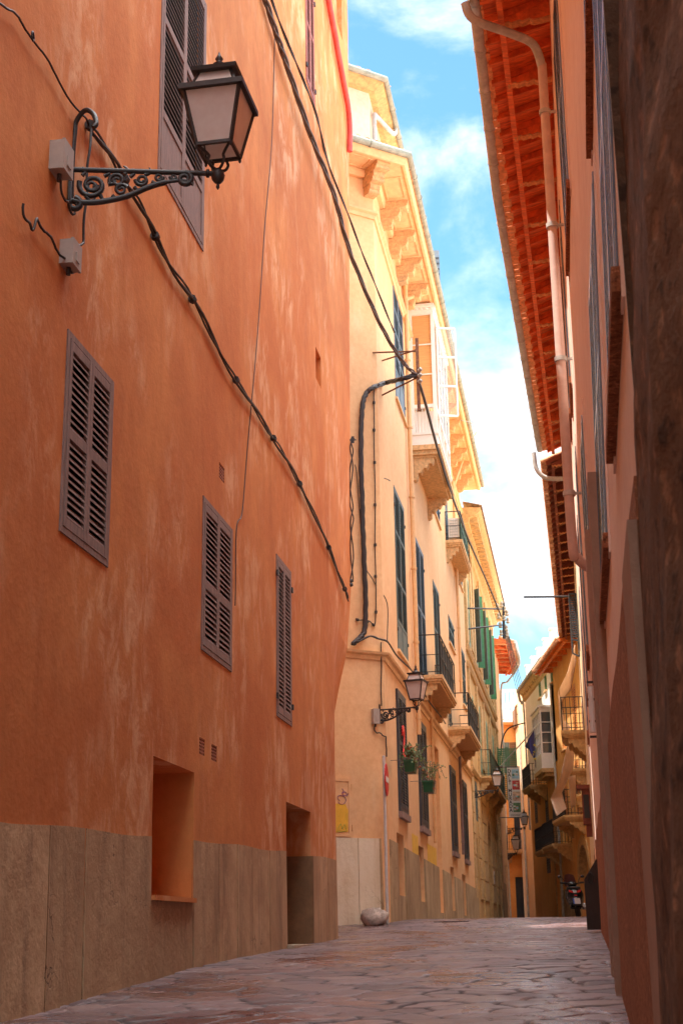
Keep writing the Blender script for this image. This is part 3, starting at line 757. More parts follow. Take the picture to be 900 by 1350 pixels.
def balcony(parent, W, s0, s1, z, o, h=1.0, slab='carved', screen=None, nbr=2, th=.22, reach=None, bars=True, iron='iron', mids=(.5,)):
    """stone slab with a moulded edge on carved brackets, iron railing and, where the photo shows it, a screen behind the bars"""
    mb = MB()
    wbox(mb, W, s0, s1, z-.10, z, 0, o); wbox(mb, W, s0+.03, s1-.03, z-.16, z-.10, 0, o-.03); wbox(mb, W, s0+.07, s1-.07, z-th, z-.16, 0, o-.07)
    b = mb.build('balcony', slab, parent)
    if nbr:
        for k in range(nbr):
            c = MB(); s = s0+.22+(s1-s0-.44)*k/max(1,nbr-1); corbel(c, W, s, z-th, (reach or o*.72), .2, .52); c.build('bracket', slab, b)
    r = MB(); P = [W.P(s0+.03,z,.0), W.P(s0+.03,z,o-.05), W.P(s1-.03,z,o-.05), W.P(s1-.03,z,.0)]
    railing(r, P, 0, h, bars=bars, mids=mids); r.build('railing', iron, b)
    if screen:
        m = MB(); wbox(m, W, s0+.05, s1-.05, z+.04, z+h-.02, o-.085, o-.075); m.build('screen', screen, b)
    return b
def xo(W, pw, uo):
    """wall hit of pixel pw plus the offset that the pixel column uo, same row, means there"""
    s, z = W.hit(*pw); p = W.P(s, z, 0); q = at(uo, pw[1], p.y); return s, z, abs(q.x-p.x)

# ------------------------------------------------------------------ yellow house
yx = lambda Y: -3.79+.157*Y
W_Y = Wall([(-5.0,25.98),(.84,29.5),(yx(36),36),(yx(54),54)], +1)
SC = W_Y.d[1]; SE = W_Y.len
HY = thing('yellow_house', 'cream yellow corner house with bracketed cornice and blue grey shutters behind the orange house', 'house', (.8,29.5,gz(29.5)))
Q = W_Y.quad
shut = [ (Q((518,364),(530,383),(520,523),(532,552)),'shutter_blue',(.33,.5,.67),.2),
 (Q((520.3,646),(534,675),(522,854),(535,871.5)),'shutter_teal',(.42,.72),.16),
 (Q((549,715.6),(560,736),(549,889),(560,889+14)),'shutter_blue',(.5,),0),
 (Q((572,769),(580,788),(572,893),(580,905)),'shutter_teal',(.5,),0),
 (Q((591,815),(598,825),(591,847),(598,857)),'shutter_teal',(.5,),0),
 (Q((608.5,857),(613,866),(608.5,925),(613,933)),'shutter_teal',(.5,),0),
 (Q((571.5,658),(579,668),(571.5,679),(579,689)),'shutter_blue',(),0),
 (Q((604,745),(608.5,752),(604,768),(608.5,775)),'shutter_blue',(),0)]
gq = [Q((523,910.6),(533.5,923.6),(523,1068),(534.6,1075)), Q((551,949.6),(560.6,961),(551,1087),(561.5,1094)), Q((593,1012),(600,1017.5),(594,1121.5),(600.5,1124)), Q((610,1030.5),(614.5,1036),(610,1131.6),(615.5,1134.5))]
openq = [Q((523.5,1097),(533,1103),(523.5,1178),(533,1183)), Q((552,1114),(559,1119),(552,1187),(559,1190)), Q((594,1142),(599,1145),(594,1199),(599,1202)), Q((609.5,1152),(614,1155),(609.5,1206),(614,1208)), Q((575.5,987),(581,993),(575.5,1202),(581,1204))]
mb = MB()
ZY = 17.0
hol = [hole(s[0]) for s in shut]+[hole(g) for g in gq]+[hole(o_,.22) for o_ in openq[:4]]+[hole(openq[4],.18)]
facade(mb, W_Y, 0, SE, -.6, ZY, hol, step=1.5)
body(mb, W_Y.p, [(-6,56),(-9,28)], -.6, ZY)
mb.build('wall', 'yellow', HY)
for q, mt, mids, pan in shut: window(HY, W_Y, q, mt, mids, pan, frame=.045, slat=.06, sill=.06)
for i, g in enumerate(gq):
    f = window(HY, W_Y, g, 'shutter_navy', (.55,), 0, frame=.09, slat=.06, hinge=False, o=.05)
    m = MB(); wbox(m, W_Y, g[0]-.03, g[1]+.03, g[2]-.14, g[2]-.004, -.02, .09); m.build('sill', 'shutter_mauve', f)
for q in openq[:4]:
    m = MB(); wbox(m, W_Y, q[0], q[1], q[2], q[3], -.21, -.17); m.build('door', 'wood_brown', HY)
# plinth: pale slabs on the end wall, stained ones along the street
zpl = W_Y.hit(480,1105)[1]; zpf = W_Y.hit(632,1175)[1]
def ptop_y(s): return zpl+(zpf-zpl)*max(0,s-SC)/(W_Y.hit(632,1175)[0]-SC)
m = MB()
ed = [W_Y.hit(u,1150)[0] for u in (430,471.5,500)]
for a, b in zip(ed, ed[1:]): m = MB(); strip(m, W_Y, a+.008, b-.008, -.5, ptop_y, .05); m.build('stone_slab', 'yellow_plinth', HY)
ops = sorted([(q[0],q[1]) for q in openq]); a = ed[-1]
for q in ops+[(SE,SE)]:
    if q[0]-a > .05: m = MB(); strip(m, W_Y, a+.004, q[0]-.004, -.5, ptop_y, .045); m.build('stone_slab', 'yellow_plinth_side', HY)
    a = q[1]
for q in openq: m = MB(); strip(m, W_Y, q[0], q[1], -.5, lambda s: min(ptop_y(s), q[2]-.004), .04); m.build('stone_slab', 'yellow_plinth_side', HY)
# string course, frieze, cornice, gutters, tiles
zm = 5.62; m = MB(); sweep(m, W_Y, 0, SE, [(0,zm-.16),(.03,zm-.16),(.05,zm-.08),(.11,zm-.05),(.13,zm),(0,zm+.03)]); m.build('string_course', 'trim', HY)
zf = 15.85; m = MB(); sweep(m, W_Y, 0, SE, [(0,zf-.12),(.04,zf-.12),(.06,zf-.04),(.12,zf),(.12,zf+.05),(0,zf+.07)])
sweep(m, W_Y, 0, SE, [(0,ZY-.30),(.10,ZY-.30),(.14,ZY-.2),(.14,ZY-.12),(0,ZY-.12)])
m.build('frieze', 'trim', HY)
ov = .86; m = MB()
sweep(m, W_Y, 0, SE+.3, [(0,ZY-.12),(ov-.16,ZY-.12),(ov-.12,ZY-.16),(ov-.06,ZY-.16),(ov-.02,ZY-.06),(ov,ZY+.03),(0,ZY+.06)])
co_ = m.build('cornice', 'trim', HY)
brs = [SC-5.2, SC-3.4, SC-1.55, SC-.12]+[SC+1.45+1.55*k for k in range(15)]
for s in brs:
    c = MB(); w = .34
    for (r0, z0, z1) in ((.68,ZY-.30,ZY-.125),(.48,ZY-.52,ZY-.30),(.30,ZY-.74,ZY-.52)):
        pr = [(0,z0),(r0-.10,z0),(r0-.03,z0+.05),(r0-.05,z0+.08),(r0,z0+.11),(r0,z1),(0,z1)]
        ex = (W_Y.P(s+.1,z0,0)-W_Y.P(s-.1,z0,0)).normalized()*w
        c.prism([W_Y.P(s-w/2, zz, o) for o, zz in pr], ex); c.tube([W_Y.P(s-w/2-.015,z0+.055,r0-.07), W_Y.P(s-w/2-.015,z0+.055,r0-.07)+ex*1.08], .05, 10)
        w -= .04
    c.build('carved_bracket', 'carved', co_)
for a, b in zip(brs[2:], brs[3:]):
    if b-a > 1:
        c = MB()
        for (x0,x1,y0,y1) in ((a+.28,b-.28,.20,.225),(a+.28,b-.28,.615,.64),(a+.28,a+.305,.225,.615),(b-.305,b-.28,.225,.615)): wbox(c, W_Y, x0,x1,ZY-.145,ZY-.122,y0,y1)
        c.build('soffit_panel', 'trim', co_)
def gpath(W, s0, s1, o, z): return [W.P(s,z,o) for s in sorted({s0,s1}|{d for d in W.d if s0<d<s1})]
m = MB(); gutter(m, gpath(W_Y, 0, SE+.4, ov+.05, ZY+.07), .085); m.build('gutter', 'zinc_green', HY)
m = MB(); tile_row(m, W_Y, 1.5, SE+.3, ZY+.13, .3, ov+.03, .25); tl = m.build('roof', 'tile', HY)
m = MB()
sweep(m, W_Y, SC+.1, SE, [(ov-.02,ZY-.03),(ov+.03,ZY-.03),(ov+.03,ZY+.06),(ov-.02,ZY+.06)])
m.build('tile_underside', 'tile_old', tl)
# attic storey over the corner
WA = Wall([(-5.0,26.05),(.80,29.57),(yx(33.2)-.06,33.2)], +1); ZA = 19.25
m = MB(); facade(m, WA, 0, WA.len, ZY+.06, ZA, step=4); body(m, WA.p, [(-4,33.2)], ZY+.06, ZA)
at_o = m.build('attic', plaster('pale_pink_plaster', (.78,.57,.44), (.84,.68,.56), dirt=(.6,.4,.26)), HY)
m = MB(); sweep(m, WA, 0, WA.len, [(0,ZA-.14),(.14,ZA-.14),(.34,ZA-.03),(.38,ZA+.03),(0,ZA+.05)]); m.build('eave', 'stone_trim', at_o)
m = MB(); gutter(m, gpath(WA, 0, WA.len, .44, ZA+.05), .075); m.build('gutter', 'zinc_green', at_o)
m = MB(); tile_row(m, WA, 1.5, WA.len, ZA+.10, .0, .42, .27); m.build('roof', 'tile', at_o)
m = MB(); s = WA.d[1]+.25; m.tube(spline([WA.P(s+1.6,ZA,.42),WA.P(s+1.4,ZA-.28,.38),WA.P(s+.3,ZA-.45,.12),WA.P(s,ZA-.7,.09),WA.P(s,ZA-1.9,.09)],5), .055, 10); m.build('downpipe', 'galv', at_o)
# downpipes
def dpipe(parent, W, pix_top, pix_bot, o, r, mat, top=None, name='downpipe'):
    s, z1 = W.hit(*pix_top, o); z0 = W.hit(*pix_bot, o)[1]; s = (s+W.hit(*pix_bot, o)[0])/2
    m = MB(); pts = [W.P(s,z0,o), W.P(s,z1,o)]
    if top: pts = [W.P(s,z0,o), W.P(s,z1-.3,o), W.P(s,z1-.05,o)]+[W.P(s+ds,z1+dz,oo) for ds,dz,oo in top]
    m.tube(spline(pts,5) if top else pts, r, 10)
    z = z0+.4
    while z < z1-.3: 
        m.tube([W.P(s,z-.025,o), W.P(s,z+.025,o)], r*1.3, 10); z += 1.9
    return m.build(name, mat, parent)
dpipe(HY, W_Y, (541,418), (545,960), .10, .062, 'pipe_yellow', top=[(.15,.1,.16),(1.0,.62,.60),(1.35,.85,.88)])
dpipe(HY, W_Y, (601,655), (604,905), .10, .055, 'pipe_yellow', top=[(.3,.7,.3),(1.6,2.2,.62),(2.6,3.0,.88)])
dpipe(HY, W_Y, (569,905), (571,1110), .07, .04, 'pipe_yellow')
dpipe(HY, W_Y, (608,1000), (608,1125), .10, .05, simple('mauve_pipe', (.22,.15,.15), .6), name='downpipe')
# paint patches, hook
for pq in (((543,1098),(551,1104),(543,1130),(551,1135)), ((563,1111),(575,1120),(563,1138),(575,1147))):
    q = Q(*pq); m = MB(); wbox(m, W_Y, q[0], q[1], q[2], q[3], .0, .004); m.build('paint_patch', 'paint_yellow', HY)
# enclosed white balcony
s0, z0b, ob = xo(W_Y, (543,588), 577); zt = W_Y.hit(543,424)[1]; s1 = W_Y.hit(595,636,ob)[0]
print('mirador', s0-SC, s1-SC, z0b, zt, ob)
s1 = min(max(s1, s0+2.2), s0+4.3)
zr = W_Y.hit(543,533)[1]; zd_ = W_Y.hit(543,566)[1]
B = MB()
wbox(B, W_Y, s0, s1, z0b, z0b+.30, 0, ob); wbox(B, W_Y, s0-.03, s1+.03, z0b+.30, z0b+.36, 0, ob+.03)
wbox(B, W_Y, s0, s1, zt-.30, zt-.10, 0, ob); wbox(B, W_Y, s0-.05, s1+.05, zt-.10, zt-.04, 0, ob+.05); wbox(B, W_Y, s0-.02, s1+.02, zt-.04, zt+.03, 0, ob+.02)
pw = .09
def post(s, o_, w=pw): wbox(B, W_Y, s, s+w, z0b+.36, zt-.30, o_, o_+w)
post(s0, .0); post(s0, ob-pw)
np_ = 4
for k in range(1, np_+1): post(s0+(s1-s0-pw)*k/np_, ob-pw)
post(s1-pw, 0)
zmid = z0b+.36+(zt-z0b-.66)*.22
wbox(B, W_Y, s0+.004, s0+.08, zmid-.04, zmid+.06, pw, ob-pw); wbox(B, W_Y, s0+.01, s1-.01, zmid-.04, zmid+.06, ob-.08, ob-.004)
for k in (1,2): 
    z = zmid+.06+(zt-.30-zmid-.06)*k/3
    wbox(B, W_Y, s0+.02, s0+.05, z-.015, z+.015, pw, ob-pw)
    for j in range(np_):
        if j != 0: wbox(B, W_Y, s0+(s1-s0-pw)*j/np_+pw, s0+(s1-s0-pw)*(j+1)/np_, z-.015, z+.015, ob-.05, ob-.02)
for k in range(14):
    s = s0+(s1-s0)*k/14; wbox(B, W_Y, s+.02, s+.10, zt-.155, zt-.10, ob, ob+.035)
for k in range(5): wbox(B, W_Y, s0-.035, s0, zt-.155, zt-.10, .06+ob*k/5, .12+ob*k/5)
mir = B.build('enclosed_balcony', 'white_paint', HY)
m = MB(); wbox(m, W_Y, s0+.055, s0+.065, zmid+.06, zt-.3, pw, ob-pw); m.build('blind', 'warm_blind', mir)
m = MB(); wbox(m, W_Y, s0+.3, s0+.32, z0b+.36, zmid-.04, pw*.2, ob-pw); m.build('curtain', 'white_paint', mir)
m = MB()
for k in range(6): 
    o_ = pw+(ob-2*pw)*(k+.5)/6; m.tube([W_Y.P(s0+.04,z0b+.36,o_), W_Y.P(s0+.04,zmid-.04,o_)], .011, 6)
m.build('baluster', 'white_paint', mir)
m = MB()
for j in range(1,np_): wbox(m, W_Y, s0+(s1-s0-pw)*j/np_+pw, s0+(s1-s0-pw)*(j+1)/np_, zmid+.06, zt-.3, ob-.045, ob-.04)
m.build('glass', 'glass', mir)
# open casement swung out over the street
c = MB(); ca = W_Y.P(s0+.95, 0, ob); d = (W_Y.nrm(SE-1)*.96+W_Y.dirn(SE-1)*.28).normalized(); wv = .52; za, zb_ = zmid+.05, zt-.32
def cp(t, z): return V((ca.x,ca.y,z))+d*t
for a, b in ((cp(0,za),cp(0,zb_)),(cp(wv,za),cp(wv,zb_)),(cp(0,za),cp(wv,za)),(cp(0,zb_),cp(wv,zb_)),(cp(0,za+(zb_-za)/3),cp(wv,za+(zb_-za)/3)),(cp(0,za+(zb_-za)*2/3),cp(wv,za+(zb_-za)*2/3))):
    c.beam(a, b, .045, .06, up=d.cross(V((0,0,1))) if abs((b-a).z) > .5 else V((0,0,1)))
cas = c.build('casement', 'white_paint', mir)
c = MB(); nn = d.cross(V((0,0,1)))*.004; c.hexa([cp(.02,za),cp(wv-.02,za),cp(wv-.02,za)+nn,cp(.02,za)+nn,cp(.02,zb_),cp(wv-.02,zb_),cp(wv-.02,zb_)+nn,cp(.02,zb_)+nn]); c.build('glass', 'clear', cas)
m = MB(); wbox(m, W_Y, s0-.06, s1+.06, z0b-.14, z0b-.002, 0, ob+.06); wbox(m, W_Y, s0, s1, z0b-.26, z0b-.14, 0, ob)
wbox(m, W_Y, s0+.08, s1-.08, z0b-.33, z0b-.26, 0, ob-.08); fl = m.build('floor_slab', 'carved', mir)
for s in (s0+.22, s1-.3): 
    m = MB(); corbel(m, W_Y, s, z0b-.33, ob*.8, .24, .62); m.build('bracket', 'carved', fl)
# open balconies
def balc_px(parent, W, pw_, uo, far, **k):
    s, z, o = xo(W, pw_, uo); e = W.hit(far[0], far[1], o)[0]
    print('balc', round(s,2), round(e,2), round(z,2), round(o,2)); e = min(max(e, s+1.2), s+6)
    return balcony(parent, W, s, e, z, o, **k), s, e, z, o
b1, s, e, z, o = balc_px(HY, W_Y, (587,712), 609, (621,756), h=1.0, screen='mesh_green', bars=False)
qa = (s+.5, s+1.35, z, z+2.3); window(HY, W_Y, (s+.3,s+1.2,z,z+2.4), 'shutter_blue', (.5,), 0)
# air conditioner standing on the upper balcony
m = MB(); A0 = W_Y.P(s+.12,z+.02,.25); wbox(m, W_Y, s+.14, s+.42, z+.12, z+.80, .10, .46)
AC = m.build('air_conditioner', 'white_paint'); tag(AC, 'white air conditioner unit with a square grille on the small upper balcony', 'air conditioner')
m = MB()
for k in range(6): wbox(m, W_Y, s+.12, s+.138, z+.2+k*.1, z+.215+k*.1, .14, .42)
for k in range(5): wbox(m, W_Y, s+.118, s+.136, z+.16, z+.76, .15+k*.06, .16+k*.06)
m.build('grille', 'galv', AC)
b2, s, e, z, o = balc_px(HY, W_Y, (552,890), 583, (602,922), h=1.05, screen='mesh_black', bars=False)
b3, s, e, z, o = balc_px(HY, W_Y, (590,958), 620, (634,985), h=1.05, screen='mesh_black', bars=False)
window(HY, W_Y, (s+.5,s+1.5,z,z+2.4), 'shutter_teal', (.5,), 0)
# electrical cupboard door on the end wall with a poster stuck on it
q = Q((436,1026),(462,1026),(436,1103),(462,1103)); m = MB(); wbox(m, W_Y, q[0],q[1],q[2],q[3],.0,.02)
for (a,b,c_,d_) in ((q[0],q[1],q[3]-.06,q[3]),(q[0],q[1],q[2],q[2]+.06),(q[1]-.06,q[1],q[2]+.06,q[3]-.06)): wbox(m, W_Y, a,b,c_,d_,.02,.032)
cup = m.build('meter_cupboard', 'yellow', HY)
for f in (.15,.85): 
    m = MB(); z = q[2]+(q[3]-q[2])*f; m.tube([W_Y.P(q[1]+.012,z-.06,.03), W_Y.P(q[1]+.012,z+.06,.03)], .014, 8); m.build('hinge', 'pipe_yellow', cup)
q2_ = Q((440,1060),(457.5,1060),(440,1098),(457.5,1098)); m = MB()
c4 = [W_Y.P(q2_[0],q2_[2],.024),W_Y.P(q2_[1],q2_[2]+.02,.024),W_Y.P(q2_[1]+.01,q2_[3]-.12,.024),W_Y.P(q2_[1]-.05,q2_[3],.024),W_Y.P(q2_[0],q2_[3],.024)]
m.prism(c4, W_Y.nrm(2)*.004); ps = m.build('poster', 'paint_yellow'); tag(ps, 'yellow poster pasted on the cupboard door of the yellow end wall', 'poster')
m = MB()
def scrib(pix, r=.006, o=.027): m.tube(spline([W_Y.P(*W_Y.hit(u,v),o) for u,v in pix],4), r, 5)
scrib([(447,1056),(444,1052),(446,1049),(452,1050),(455,1055),(452,1060),(447,1060),(445,1057)]); scrib([(450,1046),(454,1044),(456,1048),(452,1049),(450,1046)]); scrib([(450,1040),(452,1043),(450,1045)]); scrib([(456,1050),(458,1046)])
m.build('scribble', 'purple', cup)
m = MB(); scrib([(445,1092),(448,1086),(450,1093),(453,1087),(455,1094)], .005, .03); scrib([(443,1096),(449,1097),(456,1095)], .005, .03); m.build('drawing', 'green_mark', ps)

# boulder, sign, pots
bp = at(493,1214,28.75); bp.z = gz(28.75)
m = MB(); n = 14; vs = []
for i in range(9):
    th = math.pi*i/8
    for j in range(n):
        w = 2*math.pi*j/n; r = 1+.12*math.sin(2*w+i*.8)+.08*math.cos(5*w-2*i)+random.uniform(-.06,.06)
        vs.append(bp+V((math.sin(th)*math.cos(w)*.27*r+.0, math.sin(th)*math.sin(w)*.22*r, math.cos(th)*.19*r+.12)))
m.add(vs, [(i*n+j,(i+1)*n+j,(i+1)*n+(j+1)%n,i*n+(j+1)%n) for i in range(8) for j in range(n)], True)
tag(m.build('guard_stone', 'boulder'), 'rounded worn stone on the ground at the corner of the yellow house', 'stone')
pb = at(510.5,1214,28.9); pb.z = gz(28.9); ph = at(508.5,998,28.9).z
SG = thing('road_sign', 'round red no entry sign nearly edge on, on a pale pole by the yellow house', 'road sign', pb)
m = MB(); m.tube([pb-V((0,0,.1)), V((pb.x,pb.y,ph))], .03, 12); m.lathe(V((pb.x,pb.y,ph)), [(.03,0),(.034,.005),(.03,.02),(.005,.03)], 12); m.build('post', 'pole', SG)
zc = at(508,1028,28.9).z; fd = V((.99,-.13,0)).normalized(); sc_ = V((pb.x,pb.y,zc))+fd*.05; sdv = V((-fd.y,fd.x,0))
m = MB(); m.lathe(sc_-fd*.012, [(.31,0),(.325,.004),(.325,.018),(.31,.022)], 40, fd, False); dk = m.build('disc', 'red_sign', SG)
m = MB(); p = sc_+fd*.012; u_ = V((0,0,1)); m.hexa([p-sdv*.25-u_*.055,p+sdv*.25-u_*.055,p+sdv*.25-u_*.055+fd*.004,p-sdv*.25-u_*.055+fd*.004,p-sdv*.25+u_*.055,p+sdv*.25+u_*.055,p+sdv*.25+u_*.055+fd*.004,p-sdv*.25+u_*.055+fd*.004]); m.build('bar', 'white_paint', dk)
m = MB(); m.lathe(sc_-fd*.016, [(.325,0),(.325,.003)], 40, fd, False); m.build('back_plate', 'galv', dk)
def flowerpot(pix, Y, label, dry):
    c = at(*pix, Y); T = thing('flower_pot', label, 'flower pot', c, 'pots hung below the navy windows')
    m = MB(); dx, dy, h = .25, .12, .14; ax = W_Y.dirn(SE-2); nx = W_Y.nrm(SE-2)
    def bx(a,b,z): return c+ax*a+nx*b+V((0,0,z))
    m.hexa([bx(-dx*.8,-dy*.8,-h),bx(dx*.8,-dy*.8,-h),bx(dx*.8,dy*.8,-h),bx(-dx*.8,dy*.8,-h),bx(-dx,-dy,h*.6),bx(dx,-dy,h*.6),bx(dx,dy,h*.6),bx(-dx,dy,h*.6)])
    m.hexa([bx(-dx*1.05,-dy*1.08,h*.55),bx(dx*1.05,-dy*1.08,h*.55),bx(dx*1.05,dy*1.08,h*.55),bx(-dx*1.05,dy*1.08,h*.55),bx(-dx*1.05,-dy*1.08,h*.8),bx(dx*1.05,-dy*1.08,h*.8),bx(dx*1.05,dy*1.08,h*.8),bx(-dx*1.05,dy*1.08,h*.8)])
    m.build('pot', 'pot', T)
    m = MB()
    for a in (-.2,0,.2):
        m.tube([bx(a,-dy*1.2,.13),bx(a,dy*1.25,.13),bx(a,dy*1.1,-h*1.05),bx(a,-dy*.9,-h*1.05),bx(a,-dy*1.2,.13)], .006, 5)
    for z in (.13,-.05): m.tube([bx(-dx*1.08,dy*1.2,z),bx(dx*1.08,dy*1.2,z)], .006, 5)
    m.tube([bx(0,-dy*1.2,.13),bx(0,-.42,.13)], .006, 5)
    m.build('holder', 'cable_grey', T)
    lf = MB(); fl_ = MB(); tw = MB()
    for k in range(26 if not dry else 18):
        a = random.uniform(-dx,dx); b0 = random.uniform(-dy,dy); p0 = bx(a,b0,h*.7)
        droop = random.random() < .55
        p1 = p0+V((random.uniform(-.12,.12),random.uniform(-.1,.1),random.uniform(.1,.28 if not dry else .5)))
        p2 = p1+V((random.uniform(-.2,.25),random.uniform(-.25,.1),random.uniform(-.45,-.15) if droop else random.uniform(.05,.2)))
        P = spline([p0,p1,p2],5); tw.tube(P, .005, 4)
        for q in P[3:]:
            for _ in range(2 if dry else 5):
                d1 = V((random.uniform(-1,1),random.uniform(-1,1),random.uniform(-.6,.8))).normalized(); r = random.uniform(.02,.05); n_ = d1.orthogonal().normalized()*r*.5
                q0 = q+d1*.01; lf.add([q0,q0+d1*r*.5+n_,q0+d1*r,q0+d1*r*.5-n_], [(0,1,2,3)])
        if random.random() < (.5 if dry else .3): fl_.ball(p2, random.uniform(.02,.035), 6, (1,1,.8))
    tw.build('stem', 'twig', T); lf.build('leaves', 'plant', T)
    if fl_.v: fl_.build('blossom', 'flower', T)
s_, z_ = W_Y.hit(531,1010, .35); flowerpot((541,1010), W_Y.P(s_,z_,.35).y+.3, 'green pot of trailing leaves hung below the first navy window of the yellow house', False)
s_, z_ = W_Y.hit(556,1036, .4); flowerpot((565,1037), W_Y.P(s_,z_,.4).y+.3, 'green pot of dry twigs and red blossom hung on the second navy window', True)
# red figure hung on the first navy shutter
def text_mesh(name, s, size, origin, ax, ay, mat, parent, depth=.004, bold=0):
    cu = bpy.data.curves.new(name, 'FONT'); cu.body = s; cu.size = size; cu.extrude = depth; cu.align_x = 'CENTER'; cu.align_y = 'CENTER'; cu.offset = bold
    ob = bpy.data.objects.new(name+'_tmp', cu); COL.objects.link(ob); dg = bpy.context.evaluated_depsgraph_get(); dg.update()
    me = bpy.data.meshes.new_from_object(ob.evaluated_get(dg)); bpy.data.objects.remove(ob)
    az = V(ax).cross(V(ay)); o0 = V(parent['_o']) if parent is not None else V((0,0,0))
    M = MB()
    M.v = [V(origin)+V(ax)*v.co.x+V(ay)*v.co.y+az*v.co.z for v in me.vertices]; M.f = [tuple(p.vertices) for p in me.polygons]; M.sm = [False]*len(M.f)
    bpy.data.meshes.remove(me)
    return M.build(name, mat, parent)
g = gq[0]; ax_ = W_Y.dirn(SE-2)
ee, ez = W_Y.hit(529,981)
pn = text_mesh('red_figure', '2', .95, W_Y.P((g[0]+g[1])/2-.08, ez, .075), ax_, V((0,0,1)), simple('red_plastic', (.8,.01,.015), .4), None, .01, .02)
tag(pn, 'bright red figure two hung on the first navy shutter of the yellow house', 'figure')
# lamp on the yellow corner
ls, lz = W_Y.hit(500,936); lb = W_Y.P(ls, lz, .0); tip = at(547,921,lb.y-.28); 
dv = V((tip.x-lb.x, tip.y-lb.y, 0))
wall_lamp(lb, dv, dv.length, 'dark iron lantern with pale glass on the corner of the yellow house', hook=False, scale=.8)
junction_box((493,945), .14, .30, .08, 'pale junction box beside the lamp on the yellow corner', W_Y)
cable('lamp_lead', 'dark lead looping below the lamp on the yellow corner and down to the road sign', W_Y, [(493,955),(492,962),(497,967),(503,969),(507,974),(507,985),(508,998)], .014, o=.05)
cable('corner_cable', 'dark cable running down the yellow corner from the string course to the lamp', W_Y, [(501,848),(501,880),(501,910),(501,932)], .014, o=.04)
cable('string_cable', 'dark cables lying along the string course of the yellow house', W_Y, [(466,846),(485,842),(500,845),(512,862),(534,887),(558,925),(580,955)], .02, o=.16, strands=2, spread=.03)
# pole with arms that carries the overhead cables
BY = 29.0
top, bot = at(549,446,BY), at(549.5,542,BY); bot = V((top.x,top.y,bot.z))
BR = thing('cable_bracket', 'rusty upright bar on thin arms holding the overhead cables at the yellow corner', 'bracket', (top.x,top.y,bot.z))
m = MB(); m.beam(bot, top, .05, .07, V((1,0,0))); m.build('upright', 'rust', BR)
for (uw,vw,vo) in ((490,464,463),(504,476,461),(504,522,498)):
    s_, z_ = W_Y.hit(uw,vw); m = MB(); m.tube([W_Y.P(s_,z_,-.05), at(549,vo,BY)], .02, 8); m.build('arm', 'rust', BR)
m = MB()
for v_ in (490,497,505): 
    m = MB(); c = at(549,v_,BY); m.lathe(c+V((.03,0,0)), [(.02,0),(.05,.02),(.05,.05),(.03,.06),(.045,.075),(.045,.10),(.01,.11)], 10, V((.6,-.6,.4))); m.build('insulator', 'ceramic', BR)
P0 = W_O.P(*W_O.hit(343,-6), .06); P0y = P0.y
def yinterp(pix):
    a, b = P0y, BY; n = len(pix); out = []; on = [q for q in pix if q[0] < 431]; off = [q for q in pix if q[0] >= 431]
    for i, q in enumerate(on): out.append(W_O.P(*W_O.hit(*q), .05+.10*i/len(on)))
    y0 = out[-1].y; v0 = on[-1][1]
    return out+[at(u,v,y0+(b-y0)*((v-v0)/(pix[-1][1]-v0))) for u,v in off]
def free_cable(name, label, pts, r, strands=1, spread=.02, mat='cable', ties=0, jitter=.006, group=None):
    pts = spline(pts, 8); mb = MB()
    for k in range(strands):
        ph = k*2.1; mb.tube([p+V((math.cos(i*.6+ph)*spread, 0, math.sin(i*.6+ph)*spread))*(1 if strands > 1 else 0)+V((0,0,random.uniform(-jitter,jitter))) for i, p in enumerate(pts)], r, 6)
    ob = tag(mb.build(name, mat), label, 'cable', group)
    if ties:
        for i in range(2, len(pts)-1, ties): c = MB(); d = (pts[i+1]-pts[i]).normalized(); c.tube([pts[i]-d*.03, pts[i]+d*.03], r+spread*.8, 8); c.build('cable_tie', mat, ob)
    return ob
free_cable('overhead_cable', 'thick twisted grey cable spanning from the orange wall down to the rusty bracket', yinterp([(341,-12),(357,42),(372,92),(401,180),(430,256),(462,334),(500,425),(530,476),(549,494)]), .020, 3, .028, 'cable_grey', ties=11)
free_cable('thin_overhead_cable', 'thin twisted cable running beside the thick overhead cable to the blue shutter', yinterp([(349,-12),(378,72),(404,140),(432,212),(465,300),(492,370),(520,438)]), .013, 2, .012, 'cable')
# cables on the end wall
c1 = [at(549,494,BY), at(528,500,BY-.02)]+[W_Y.P(*W_Y.hit(u,v),.10) for u,v in ((503,505),(490,512),(480,520),(475,534),(473,560),(472.5,610),(474,660),(475,700),(477,750),(478.5,800),(477,832),(470,843),(462,850))]
free_cable('wall_cable', 'thick black cable curving from the bracket down the yellow end wall', c1, .04, 3, .02)
cable('clipped_cable', 'thin clipped black cable hanging straight down the yellow end wall', W_Y, [(497,508),(492,516),(491.5,560),(492.5,620),(493,700),(493.5,760),(493.5,820),(485,820),(468,817)], .012, o=.04, clips=5)
cable('slanting_cable', 'thin cable slanting down across the yellow end wall to the string course', W_Y, [(466,612),(470,640),(478,740),(490,765),(507,797),(507,845)], .011, o=.05)
